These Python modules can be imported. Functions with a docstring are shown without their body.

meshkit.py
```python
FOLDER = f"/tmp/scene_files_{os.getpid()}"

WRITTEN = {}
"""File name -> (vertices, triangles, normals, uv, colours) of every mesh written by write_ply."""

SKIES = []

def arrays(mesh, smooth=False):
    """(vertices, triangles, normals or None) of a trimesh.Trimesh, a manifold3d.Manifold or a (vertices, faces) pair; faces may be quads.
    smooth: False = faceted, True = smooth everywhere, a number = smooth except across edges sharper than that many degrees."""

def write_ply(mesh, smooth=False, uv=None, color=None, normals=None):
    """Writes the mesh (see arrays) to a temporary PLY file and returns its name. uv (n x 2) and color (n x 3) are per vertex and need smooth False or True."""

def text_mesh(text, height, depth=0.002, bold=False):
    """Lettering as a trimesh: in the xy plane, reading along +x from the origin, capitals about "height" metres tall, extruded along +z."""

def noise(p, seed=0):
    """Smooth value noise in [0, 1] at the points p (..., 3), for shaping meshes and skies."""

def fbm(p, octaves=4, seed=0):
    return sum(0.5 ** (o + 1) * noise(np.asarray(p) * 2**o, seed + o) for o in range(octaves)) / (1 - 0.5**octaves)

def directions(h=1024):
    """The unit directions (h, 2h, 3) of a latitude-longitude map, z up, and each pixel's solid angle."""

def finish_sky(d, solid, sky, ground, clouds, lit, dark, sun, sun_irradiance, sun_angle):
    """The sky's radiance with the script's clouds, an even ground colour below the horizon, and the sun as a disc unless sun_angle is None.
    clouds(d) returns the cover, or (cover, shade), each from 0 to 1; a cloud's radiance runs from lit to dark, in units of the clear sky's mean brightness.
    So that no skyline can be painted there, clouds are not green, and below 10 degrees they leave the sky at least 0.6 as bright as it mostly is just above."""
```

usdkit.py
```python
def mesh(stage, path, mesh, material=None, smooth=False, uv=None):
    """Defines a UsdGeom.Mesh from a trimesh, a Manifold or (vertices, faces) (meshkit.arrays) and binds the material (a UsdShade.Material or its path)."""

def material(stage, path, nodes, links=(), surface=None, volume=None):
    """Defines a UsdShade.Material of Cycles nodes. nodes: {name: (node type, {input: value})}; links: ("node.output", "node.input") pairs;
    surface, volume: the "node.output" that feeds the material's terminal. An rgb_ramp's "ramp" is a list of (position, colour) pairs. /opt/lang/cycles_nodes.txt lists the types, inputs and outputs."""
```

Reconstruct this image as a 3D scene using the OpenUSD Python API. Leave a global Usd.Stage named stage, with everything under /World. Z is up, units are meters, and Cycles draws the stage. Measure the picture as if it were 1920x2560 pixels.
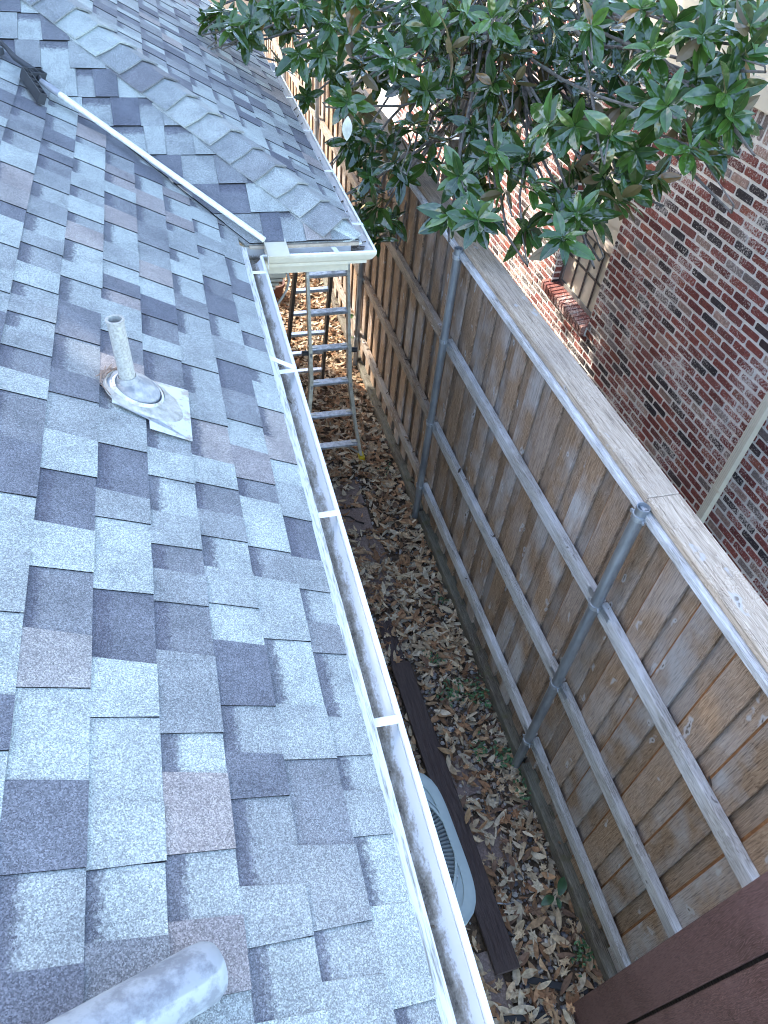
import math, random
import numpy as np, trimesh, usdkit, meshkit
from pxr import Usd, UsdGeom, UsdLux, UsdShade, Gf, Sdf, Vt
from shapely.geometry import Polygon, box as sbox

random.seed(7)
rng = np.random.default_rng(7)
stage = Usd.Stage.CreateInMemory()
UsdGeom.SetStageUpAxis(stage, 'Z')
UsdGeom.SetStageMetersPerUnit(stage, 1.0)
world = UsdGeom.Xform.Define(stage, '/World')
stage.SetDefaultPrim(world.GetPrim())
UsdGeom.Scope.Define(stage, '/World/Looks')
A = np.array

# ------------------------------------------------------------------ camera, sky, sun
EXPOSURE = 2.95
SKY = 0.13
SUN = 0.5
FOC, EYE = 1731.3, A([-1.7779, -1.6936, 4.6248])
ROT = A([[0.96356108, -0.25509707, 0.08047069],
         [-0.12927632, -0.70748391, -0.69480511],
         [0.23417447, 0.65908421, -0.71468197]])          # rows: right, down, forward
cam = UsdGeom.Camera.Define(stage, '/World/camera')
mt = Gf.Matrix4d(1.0)
for i, r in enumerate((ROT[0], -ROT[1], -ROT[2])):
    mt.SetRow(i, Gf.Vec4d(*map(float, r), 0))
mt.SetRow(3, Gf.Vec4d(*map(float, EYE), 1))
cam.AddTransformOp().Set(mt)
cam.CreateHorizontalApertureAttr(36.0)
cam.CreateVerticalApertureAttr(48.0)
cam.CreateFocalLengthAttr(36.0 * FOC / 1920.0)
cam.CreateClippingRangeAttr(Gf.Vec2f(0.05, 1000))
cam.CreateExposureAttr(EXPOSURE)

SUNDIR = A([-0.45, 0.70, 0.56]); SUNDIR = SUNDIR / np.linalg.norm(SUNDIR)   # towards the sun
elev = math.asin(SUNDIR[2]); az = math.atan2(SUNDIR[0], SUNDIR[1])
sky = UsdLux.DomeLight.Define(stage, '/World/sky')
skm = usdkit.material(stage, '/World/Looks/sky_air', {
    's': ('sky_texture', {'sky_type': 'single_scattering', 'sun_disc': False, 'sun_elevation': elev, 'sun_rotation': az, 'aerosol_density': 1.2}),
    'b': ('background_shader', {'strength': SKY})}, [('s.color', 'b.color')], surface='b.background')
UsdShade.MaterialBindingAPI.Apply(sky.GetPrim()).Bind(skm)
sky.GetPrim().SetCustomDataByKey('kind', 'structure')
sky.GetPrim().SetCustomDataByKey('label', 'clear blue daylight sky above the side yard')
sky.GetPrim().SetCustomDataByKey('category', 'sky')
sun = UsdLux.DistantLight.Define(stage, '/World/sun')
sun.CreateNormalizeAttr(True)
sun.CreateIntensityAttr(SUN)
sun.CreateAngleAttr(0.53)
sun.CreateColorAttr(Gf.Vec3f(1.0, 0.93, 0.82))
q = Gf.Rotation(Gf.Vec3d(0, 0, 1), Gf.Vec3d(*map(float, SUNDIR))).GetQuat()
sun.AddOrientOp().Set(Gf.Quatf(q))

# ------------------------------------------------------------------ helpers
def ray(u, v):
    return ROT.T @ A([(u - 960) / FOC, (v - 1280) / FOC, 1.0])
def at(u, v, depth):
    return EYE + ray(u, v) * depth
COUNT = {}
def path_for(name, parent):
    base = '/World' if parent is None else str(parent.GetPath())
    k = COUNT.get((base, name), 0); COUNT[(base, name)] = k + 1
    return f'{base}/{name}' if k == 0 else f'{base}/{name}_{k:03d}'
def tag(p, label=None, cat=None, group=None, kind=None):
    for k, v in (('label', label), ('category', cat), ('group', group), ('kind', kind)):
        if v: p.SetCustomDataByKey(k, v)
    return p
def obj(name, mesh, mat, parent=None, smooth=False, data=None, **t):
    m = usdkit.mesh(stage, path_for(name, parent), mesh, mat, smooth)
    if data is not None:
        UsdGeom.PrimvarsAPI(m).CreatePrimvar('tint', Sdf.ValueTypeNames.Color3fArray, 'vertex').Set(Vt.Vec3fArray.FromNumpy(np.asarray(data, np.float32)))
    return tag(m.GetPrim(), **t)
def thing(name, label, cat, group=None, loc=None, parent=None):
    x = UsdGeom.Xform.Define(stage, path_for(name, parent))
    return tag(x.GetPrim(), label, cat, group)
def cat(ms):
    ms = [m for m in ms]
    return trimesh.util.concatenate(ms) if len(ms) > 1 else ms[0]
def bx(x0, x1, y0, y1, z0, z1):
    return trimesh.creation.box(bounds=[[x0, y0, z0], [x1, y1, z1]])
def bev(x0, x1, y0, y1, z0, z1, b=0.003):
    """a box with chamfered edges: the hull of three shrunken boxes"""
    p = []
    for ax in range(3):
        lo, hi = A([x0, y0, z0], float) + b, A([x1, y1, z1], float) - b
        lo[ax] -= b; hi[ax] += b
        p += [[(lo, hi)[i][0], (lo, hi)[j][1], (lo, hi)[k][2]] for i in (0, 1) for j in (0, 1) for k in (0, 1)]
    return trimesh.convex.convex_hull(A(p))
def frame(d):
    d = A(d, float) / np.linalg.norm(d)
    a = np.cross(d, [0, 0, 1.0] if abs(d[2]) < .9 else [1.0, 0, 0]); a /= np.linalg.norm(a)
    return d, a, np.cross(d, a)
def bar(p, q, w, h, up=(0, 0, 1), b=0.0):
    """a box from p to q, w wide across, h thick along up"""
    p, q = A(p, float), A(q, float); d = q - p; L = np.linalg.norm(d); d /= L
    s = np.cross(d, up); s /= np.linalg.norm(s); n = np.cross(s, d)
    m = bev(-w/2, w/2, 0, L, -h/2, h/2, b) if b else bx(-w/2, w/2, 0, L, -h/2, h/2)
    T = np.eye(4); T[:3, 0], T[:3, 1], T[:3, 2], T[:3, 3] = s, d, n, p
    return m.apply_transform(T)
def tube(pts, r, n=10, caps=True):
    p = A(pts, float); r = np.broadcast_to(r, (len(p),))
    t = np.gradient(p, axis=0); t /= np.linalg.norm(t, axis=1, keepdims=True) + 1e-12
    a = np.cross(t[0], [0, 0, 1.0] if abs(t[0][2]) < .9 else [1.0, 0, 0]); V = []
    for i in range(len(p)):
        a = a - t[i] * (a @ t[i]); a /= np.linalg.norm(a); b = np.cross(t[i], a)
        g = np.arange(n) * 2 * np.pi / n
        V.append(p[i] + r[i] * (np.cos(g)[:, None] * a + np.sin(g)[:, None] * b))
    V = np.vstack(V); F = []
    for i in range(len(p) - 1):
        for j in range(n):
            k = (j + 1) % n
            F += [[i*n+j, i*n+k, (i+1)*n+k], [i*n+j, (i+1)*n+k, (i+1)*n+j]]
    if caps:
        V = np.vstack([V, p[0], p[-1]]); c = len(V)
        for j in range(n):
            k = (j + 1) % n
            F += [[c-2, k, j], [c-1, (len(p)-1)*n+j, (len(p)-1)*n+k]]
    return trimesh.Trimesh(V, F, process=False)
def ring(c, axis, r0, r1, h, n=24):
    """a short hollow cylinder, inner radius r0, outer r1, along axis from c"""
    d, a, b = frame(axis); g = np.arange(n) * 2 * np.pi / n
    e = np.cos(g)[:, None] * a + np.sin(g)[:, None] * b; c = A(c, float)
    V = np.vstack([c + e*r0, c + e*r1, c + e*r0 + d*h, c + e*r1 + d*h]); F = []
    for j in range(n):
        k = (j + 1) % n
        for (p, q_) in ((0, 1), (1, 3), (3, 2), (2, 0)):
            F += [[p*n+j, p*n+k, q_*n+k], [p*n+j, q_*n+k, q_*n+j]]
    m = trimesh.Trimesh(V, F, process=False); m.fix_normals(); return m
def lathe(prof, c, axis=(0, 0, 1), n=28):
    d, a, b = frame(axis); g = np.arange(n) * 2 * np.pi / n; e = np.cos(g)[:, None] * a + np.sin(g)[:, None] * b
    V = np.vstack([A(c, float) + e * r + d * z for r, z in prof]); F = []
    for i in range(len(prof) - 1):
        for j in range(n):
            k = (j + 1) % n
            F += [[i*n+j, i*n+k, (i+1)*n+k], [i*n+j, (i+1)*n+k, (i+1)*n+j]]
    m = trimesh.Trimesh(V, F, process=False); m.fix_normals(); return m
def extrude_profile(prof, p, q_, side, up, cut0=0.0, cut1=0.0):
    """a closed 2-D profile (side, up) run from p to q_; cut0, cut1: mitre, how far the end moves along the run per metre of side"""
    p, q_ = A(p, float), A(q_, float); d = (q_ - p) / np.linalg.norm(q_ - p); side, up = A(side, float), A(up, float); n = len(prof)
    V = [p + side*s + up*z + d*s*cut0 for s, z in prof] + [q_ + side*s + up*z + d*s*cut1 for s, z in prof]
    F = []
    for j in range(n):
        k = (j + 1) % n
        F += [[j, k, n+k], [j, n+k, n+j]]
    t = trimesh.creation.triangulate_polygon(Polygon(prof), engine='earcut')
    key = {tuple(np.round(x, 6)): i for i, x in enumerate(prof)}
    idx = [min(range(n), key=lambda i: (prof[i][0]-v[0])**2 + (prof[i][1]-v[1])**2) for v in t[0]]
    for f in t[1]:
        F += [[idx[f[0]], idx[f[2]], idx[f[1]]], [n+idx[f[0]], n+idx[f[1]], n+idx[f[2]]]]
    m = trimesh.Trimesh(A(V), F, process=False); m.fix_normals(); return m

# ------------------------------------------------------------------ materials
def mat(name, nodes, links, surface):
    return usdkit.material(stage, '/World/Looks/' + name, nodes, links, surface=surface)
def plain(name, col, rough=0.5, lo=.35, hi=.62, metal=0.0, spot=0.35, scale=8.0, spec=0.5, col2=None, bump=0.0, bscale=60.0, stretch=None, coat=0.0):
    """a paint, metal or plastic with blotches of a second tone and fine relief"""
    c2 = col2 if col2 is not None else tuple(x * (1 - spot) for x in col)
    nd = {'g': ('geometry', {}), 'm': ('mapping', {'scale': stretch or (1, 1, 1)}),
          'n': ('noise_texture', {'scale': scale, 'detail': 6, 'roughness': .65}),
          'r': ('rgb_ramp', {'ramp': [(lo, c2), (hi, col)]}),
          'n2': ('noise_texture', {'scale': bscale, 'detail': 4}),
          'b': ('bump', {'strength': bump, 'distance': .01}),
          'p': ('principled_bsdf', {'roughness': rough, 'metallic': metal, 'specular_ior_level': spec, 'coat_weight': coat})}
    ln = [('g.position', 'm.vector'), ('m.vector', 'n.vector'), ('m.vector', 'n2.vector'), ('n.fac', 'r.fac'), ('r.color', 'p.base_color')]
    if bump: ln += [('n2.fac', 'b.height'), ('b.normal', 'p.normal')]
    return mat(name, nd, ln, 'p.BSDF')

# shingles: primvar tint = (band 0..1 up the exposure, tone 0..1, brownness)
shingle = mat('asphalt_shingle', {
    'g': ('geometry', {}), 'a': ('attribute', {'attribute': 'tint'}), 's': ('separate_color', {}),
    'tone': ('rgb_ramp', {'ramp': [(0, (.135, .14, .165)), (.3, (.205, .21, .22)), (.6, (.285, .30, .295)), (1, (.39, .42, .395))]}),
    'tan': ('mix_color', {'b': (.335, .295, .275)}),
    'bn': ('noise_texture', {'scale': 90, 'detail': 3}),
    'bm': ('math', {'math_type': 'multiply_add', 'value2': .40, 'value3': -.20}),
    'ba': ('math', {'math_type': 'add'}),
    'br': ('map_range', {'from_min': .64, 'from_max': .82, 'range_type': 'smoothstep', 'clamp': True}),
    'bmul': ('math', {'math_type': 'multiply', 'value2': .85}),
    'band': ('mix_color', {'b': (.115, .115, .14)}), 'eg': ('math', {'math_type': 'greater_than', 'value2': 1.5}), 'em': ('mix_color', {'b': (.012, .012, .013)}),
    'v': ('voronoi_texture', {'scale': 430}), 'vs': ('separate_color', {}),
    'n': ('noise_texture', {'scale': 380, 'detail': 3, 'roughness': .7}),
    'gr': ('rgb_ramp', {'ramp': [(.05, (.28, .28, .29)), (.33, (.70, .70, .71)), (.6, (1.1, 1.1, 1.1)), (.85, (1.8, 1.8, 1.78))]}),
    'gm': ('mix_color', {'blend_type': 'multiply', 'fac': 1.0, 'use_clamp': False}),
    'bl': ('noise_texture', {'scale': 7.5, 'detail': 6, 'roughness': .62}), 'blr': ('rgb_ramp', {'ramp': [(.3, (.76, .76, .77)), (.5, (.98, .97, .96)), (.7, (1.14, 1.14, 1.12))]}),
    'bmx': ('mix_color', {'blend_type': 'multiply', 'fac': 1.0}),
    'mix': ('math', {'math_type': 'multiply_add', 'value2': .55}), 'nm': ('math', {'math_type': 'multiply', 'value2': .5}),
    'b': ('bump', {'strength': .7, 'distance': .004}),
    'p': ('principled_bsdf', {'roughness': .9, 'specular_ior_level': .3})},
    [('a.color', 's.color'), ('s.g', 'tone.fac'), ('s.b', 'tan.fac'), ('tone.color', 'tan.a'),
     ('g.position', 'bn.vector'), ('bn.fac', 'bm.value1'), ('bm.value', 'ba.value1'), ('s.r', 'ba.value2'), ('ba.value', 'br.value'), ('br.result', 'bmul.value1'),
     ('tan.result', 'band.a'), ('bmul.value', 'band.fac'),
     ('g.position', 'v.vector'), ('g.position', 'n.vector'), ('v.color', 'vs.color'), ('n.fac', 'nm.value1'), ('vs.r', 'mix.value1'), ('nm.value', 'mix.value3'),
     ('mix.value', 'gr.fac'), ('band.result', 'gm.a'), ('gr.color', 'gm.b'),
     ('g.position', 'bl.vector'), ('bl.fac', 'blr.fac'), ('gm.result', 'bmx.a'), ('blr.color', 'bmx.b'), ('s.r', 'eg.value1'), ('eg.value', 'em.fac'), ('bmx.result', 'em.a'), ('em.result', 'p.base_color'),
     ('mix.value', 'b.height'), ('b.normal', 'p.normal')], 'p.BSDF')

def wood(name, c_dark, c_mid, c_light, grain=(1, 1, 1), fine=60., rough=.85, silver=(.42, .415, .42), sil=.5, knots=True, spec=.25, moss=None):
    """weathered timber: grain drawn out along one axis; tint = (offset, tone, silver) per board"""
    nd = {'g': ('geometry', {}), 'a': ('attribute', {'attribute': 'tint'}), 's': ('separate_color', {}),
          'off': ('vector_math', {'vector_math_type': 'add', 'math_type': 'add'}),
          'sc': ('vector_math', {'math_type': 'scale', 'scale': 9.0}),
          'm': ('mapping', {'scale': grain}),
          'warp': ('noise_texture', {'scale': 2.2, 'detail': 2}), 'wv': ('vector_math', {'math_type': 'scale', 'scale': .55}), 'wa': ('vector_math', {'math_type': 'add'}),
          'w': ('noise_texture', {'scale': 9.0, 'detail': 2, 'roughness': .4}), 'wm': ('math', {'math_type': 'multiply', 'value2': 14.0}), 'wf': ('math', {'math_type': 'fraction'}),
          'f': ('noise_texture', {'scale': fine, 'detail': 5, 'roughness': .7}),
          'big': ('noise_texture', {'scale': 3.0, 'detail': 4}),
          'mixf': ('math', {'math_type': 'multiply_add', 'value2': .35}), 'fm': ('math', {'math_type': 'multiply', 'value2': .65}),
          'r': ('rgb_ramp', {'ramp': [(.2, c_dark), (.5, c_mid), (.85, c_light)]}),
          'sv': ('math', {'math_type': 'multiply'}), 'svr': ('map_range', {'from_min': .42, 'from_max': .62, 'clamp': True}),
          'smix': ('mix_color', {'b': silver}),
          'tr': ('rgb_ramp', {'ramp': [(0, (.55, .53, .5)), (1, (1.25, 1.25, 1.25))]}), 'tm': ('mix_color', {'blend_type': 'multiply', 'fac': 1.0}),
          'fg': ('rgb_ramp', {'ramp': [(.3, (.45, .43, .42)), (.5, (1, 1, 1)), (.75, (1.18, 1.18, 1.2))]}), 'fgm': ('mix_color', {'blend_type': 'multiply', 'fac': .9}),
          'kv': ('voronoi_texture', {'scale': 3.4}), 'kr': ('rgb_ramp', {'ramp': [(0, (1, 1, 1)), (.11, (.9, .9, .9)), (.17, (0, 0, 0))]}),
          'kn': ('noise_texture', {'scale': 9, 'detail': 3}), 'kns': ('vector_math', {'math_type': 'scale', 'scale': .30}), 'kadd': ('vector_math', {'math_type': 'add'}),
          'kd': ('rgb_ramp', {'ramp': [(0, (1, 1, 1)), (.045, (.9, .9, .9)), (.075, (0, 0, 0))]}), 'kds': ('separate_color', {}), 'kdf': ('math', {'math_type': 'multiply', 'value2': .85 if knots else 0.0}), 'kdx': ('mix_color', {'b': tuple(x*.55 for x in c_dark)}),
          'km': ('mapping', {'scale': tuple(1.0 if g == min(grain) else 2.6 for g in grain)}),
          'kx': ('mix_color', {'b': (.45, .44, .44)}), 'ks': ('separate_color', {}), 'kf': ('math', {'math_type': 'multiply', 'value2': (.75 if knots else 0.0)}),
          'b': ('bump', {'strength': .6, 'distance': .004}),
          'p': ('principled_bsdf', {'roughness': rough, 'specular_ior_level': spec})}
    nd['off'] = ('vector_math', {'math_type': 'add'})
    ln = [('a.color', 's.color'), ('a.color', 'sc.vector1'), ('g.position', 'off.vector1'), ('sc.vector', 'off.vector2'), ('off.vector', 'm.vector'),
          ('off.vector', 'warp.vector'), ('warp.color', 'wv.vector1'), ('m.vector', 'wa.vector1'), ('wv.vector', 'wa.vector2'),
          ('wa.vector', 'w.vector'), ('w.fac', 'wm.value1'), ('wm.value', 'wf.value1'), ('m.vector', 'f.vector'), ('off.vector', 'big.vector'),
          ('wf.value', 'mixf.value1'), ('f.fac', 'fm.value1'), ('fm.value', 'mixf.value3'), ('mixf.value', 'r.fac'),
          ('big.fac', 'svr.value'), ('svr.result', 'sv.value1'), ('s.b', 'sv.value2'), ('sv.value', 'smix.fac'), ('r.color', 'smix.a'),
          ('s.g', 'tr.fac'), ('smix.result', 'tm.a'), ('tr.color', 'tm.b'), ('f.fac', 'fg.fac'), ('tm.result', 'fgm.a'), ('fg.color', 'fgm.b'),
          ('off.vector', 'km.vector'), ('off.vector', 'kn.vector'), ('kn.color', 'kns.vector1'), ('km.vector', 'kadd.vector1'), ('kns.vector', 'kadd.vector2'), ('kadd.vector', 'kv.vector'), ('kv.distance', 'kr.fac'), ('kv.distance', 'kd.fac'), ('kd.color', 'kds.color'), ('kds.r', 'kdf.value1'), ('kdf.value', 'kdx.fac'), ('kx.result', 'kdx.a'), ('kr.color', 'ks.color'), ('ks.r', 'kf.value1'), ('kf.value', 'kx.fac'), ('fgm.result', 'kx.a'),
          ('mixf.value', 'b.height'), ('b.normal', 'p.normal')]
    last = 'kdx.result'
    if moss:
        nd['mn'] = ('noise_texture', {'scale': 14, 'detail': 5}); nd['mr'] = ('rgb_ramp', {'ramp': [(.56, (0, 0, 0)), (.7, (1, 1, 1))]})
        nd['msx'] = ('separate_color', {}); nd['mx'] = ('mix_color', {'b': moss}); nd['mf'] = ('math', {'math_type': 'multiply', 'value2': .7})
        ln += [('g.position', 'mn.vector'), ('mn.fac', 'mr.fac'), ('mr.color', 'msx.color'), ('msx.r', 'mf.value1'), ('mf.value', 'mx.fac'), (last, 'mx.a')]
        last = 'mx.result'
    ln.append((last, 'p.base_color'))
    return mat(name, nd, ln, 'p.BSDF')

w_picket = wood('picket_cedar', (.125, .076, .046), (.295, .195, .125), (.41, .305, .215), grain=(1, 5, .22), fine=45)
w_inner = wood('inner_cedar', (.10, .045, .018), (.22, .10, .04), (.32, .16, .075), grain=(1, 5, .22), fine=45, knots=False)
w_rail = wood('rail_pine', (.19, .175, .16), (.40, .39, .375), (.56, .55, .54), grain=(4, .2, 4), fine=50, silver=(.54, .55, .57))
w_railb = wood('rail_brown', (.10, .075, .058), (.23, .175, .135), (.36, .30, .25), grain=(4, .2, 4), fine=50, silver=(.32, .29, .26))
w_cap = wood('cap_cedar', (.22, .165, .12), (.39, .31, .235), (.50, .42, .335), grain=(4, .16, 4), fine=24, silver=(.24, .20, .17), knots=True)
w_kick = wood('kick_timber', (.05, .042, .032), (.12, .10, .078), (.24, .215, .175), grain=(4, .25, 4), fine=50, silver=(.17, .17, .14), knots=False, moss=(.10, .095, .045))
w_brown = wood('brown_stain', (.055, .03, .027), (.10, .052, .046), (.20, .125, .115), grain=(5, 5, .35), fine=60, silver=(.16, .09, .085), knots=False, rough=.6)
w_plank = wood('plank_brown', (.022, .013, .012), (.045, .027, .025), (.075, .05, .045), grain=(5, .3, 5), fine=50, silver=(.07, .05, .045), knots=False, rough=.55, spec=.4)
galv = plain('galvanised_steel', (.40, .43, .46), rough=.42, metal=.85, spot=.4, scale=14, stretch=(1, 1, .25))
bracket = plain('bracket_zinc', (.52, .55, .58), rough=.38, metal=.8, spot=.3, scale=40)
alu = plain('ladder_aluminium', (.50, .49, .44), rough=.38, metal=.75, spot=.4, scale=18)
alu_rung = plain('rung_aluminium', (.62, .63, .64), rough=.34, metal=.8, spot=.45, scale=30)
alu_dark = plain('rail_dark', (.075, .062, .052), rough=.5, metal=.2, spot=.3, scale=15)
yellow = plain('yellow_plastic', (.62, .45, .01), rough=.45, spot=.2)
white_al = plain('white_aluminium', (.78, .79, .80), rough=.38, spot=.12, scale=20, spec=.5)
gut_in = mat('gutter_inside', {
    'g': ('geometry', {}), 'm': ('mapping', {'scale': (1, .35, 1)}), 'n': ('noise_texture', {'scale': 26, 'detail': 8, 'roughness': .72}), 'n2': ('noise_texture', {'scale': 150, 'detail': 4}),
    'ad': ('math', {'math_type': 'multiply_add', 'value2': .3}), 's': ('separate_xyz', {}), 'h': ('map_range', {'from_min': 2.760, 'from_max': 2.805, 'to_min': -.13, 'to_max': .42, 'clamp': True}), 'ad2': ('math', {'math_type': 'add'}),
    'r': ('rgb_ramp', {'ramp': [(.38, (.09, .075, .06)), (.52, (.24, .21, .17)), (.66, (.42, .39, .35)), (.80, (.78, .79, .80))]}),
    'p': ('principled_bsdf', {'roughness': .55})},
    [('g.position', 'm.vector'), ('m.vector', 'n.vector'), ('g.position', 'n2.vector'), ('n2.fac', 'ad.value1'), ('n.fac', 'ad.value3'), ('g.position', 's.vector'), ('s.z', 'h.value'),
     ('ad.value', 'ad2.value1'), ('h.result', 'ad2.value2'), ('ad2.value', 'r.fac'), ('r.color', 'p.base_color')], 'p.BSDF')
cream = plain('cream_paint', (.58, .53, .42), rough=.5, spot=.1, scale=9)
fascia_m = plain('flaking_fascia', (.66, .65, .62), rough=.7, scale=110, col2=(.24, .22, .19), lo=.33, hi=.52, stretch=(1, .10, 1))
cream_gutter = plain('cream_gutter', (.60, .55, .44), rough=.42, spot=.1, scale=20)
siding = plain('cream_siding', (.60, .54, .43), rough=.6, spot=.08, scale=3)
black_pl = plain('black_plastic', (.035, .037, .042), rough=.5, spot=.3, scale=25, spec=.4)
grey_pl = plain('grey_plastic', (.30, .31, .34), rough=.5, spot=.25, scale=30)
pole_m = plain('white_pole', (.80, .80, .78), rough=.35, scale=60, col2=(.6, .58, .54))
tube_m = plain('scuffed_tube', (.27, .29, .31), rough=.5, lo=.40, hi=.54, scale=20, stretch=(1, 1, 1), col2=(.155, .165, .185), bump=.1, bscale=90)
pipe_m = plain('vent_pipe_steel', (.44, .43, .39), rough=.6, scale=130, col2=(.27, .26, .235), metal=.1)
boot_m = plain('boot_lead', (.36, .355, .335), rough=.6, scale=30, col2=(.20, .205, .22), spot=.4)
flash_m = plain('flashing', (.52, .55, .58), rough=.45, lo=.40, hi=.50, scale=24, col2=(.36, .31, .255), metal=.1)
ac_m = plain('ac_paint', (.31, .38, .39), rough=.5, spot=.16, scale=6)
ac_dark = plain('ac_dark', (.02, .022, .025), rough=.7)
ac_fin = plain('ac_fin', (.17, .20, .21), rough=.5)
paver_m = plain('pink_concrete', (.27, .20, .175), rough=.9, spot=.45, scale=70, bump=.5, bscale=120)
rubber = plain('black_edging', (.025, .025, .028), rough=.7)
wire_m = plain('wire_galv', (.45, .46, .47), rough=.5, metal=.3)
cable_m = plain('white_cable', (.62, .60, .54), rough=.5)
terra = plain('terracotta', (.13, .055, .04), rough=.8)
bark = plain('bark', (.17, .15, .13), rough=.95, scale=22, col2=(.07, .06, .05), bump=.6, bscale=50)
soil = plain('soil', (.16, .115, .08), rough=1.0, scale=30, col2=(.06, .042, .03), bump=.8, bscale=60, spec=.1)
glassm = mat('window_glass', {'t': ('transparent_bsdf', {'color': (.85, .87, .86)}), 'gl': ('glossy_bsdf', {'color': (1, 1, 1), 'roughness': .03}), 'f': ('fresnel', {'IOR': 1.5}), 'm': ('mix_closure', {})},
    [('f.fac', 'm.fac'), ('t.BSDF', 'm.closure1'), ('gl.BSDF', 'm.closure2')], 'm.closure')
blind_m = plain('blind', (.36, .345, .31), rough=.6, spot=.15)
frame_m = plain('window_frame', (.17, .165, .155), rough=.5, spot=.2)
muntin_m = plain('muntin', (.075, .065, .058), rough=.5)

def tinted(name, rough=.8, spec=.3, rnd=.35, scale=25., bump=0., trans=0.):
    nd = {'g': ('geometry', {}), 'a': ('attribute', {'attribute': 'tint'}), 'n': ('noise_texture', {'scale': scale, 'detail': 5}),
          'r': ('rgb_ramp', {'ramp': [(.3, (1 - rnd,) * 3), (.7, (1 + rnd * .6,) * 3)]}), 'm': ('mix_color', {'blend_type': 'multiply', 'fac': 1.0}),
          'b': ('bump', {'strength': bump, 'distance': .01}), 'p': ('principled_bsdf', {'roughness': rough, 'specular_ior_level': spec})}
    ln = [('g.position', 'n.vector'), ('n.fac', 'r.fac'), ('a.color', 'm.a'), ('r.color', 'm.b'), ('m.result', 'p.base_color')]
    if bump: ln += [('n.fac', 'b.height'), ('b.normal', 'p.normal')]
    if trans:
        nd['tr'] = ('translucent_bsdf', {}); nd['mx'] = ('mix_closure', {'fac': trans}); ln += [('m.result', 'tr.color'), ('p.BSDF', 'mx.closure1'), ('tr.BSDF', 'mx.closure2')]
        return mat(name, nd, ln, 'mx.closure')
    return mat(name, nd, ln, 'p.BSDF')
litter_m = tinted('dry_leaf', rough=.75, trans=.12, scale=40)
pebble_m = tinted('pebble', rough=.6, scale=60)
weed_m = tinted('weed_leaf', rough=.4, spec=.5)
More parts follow.
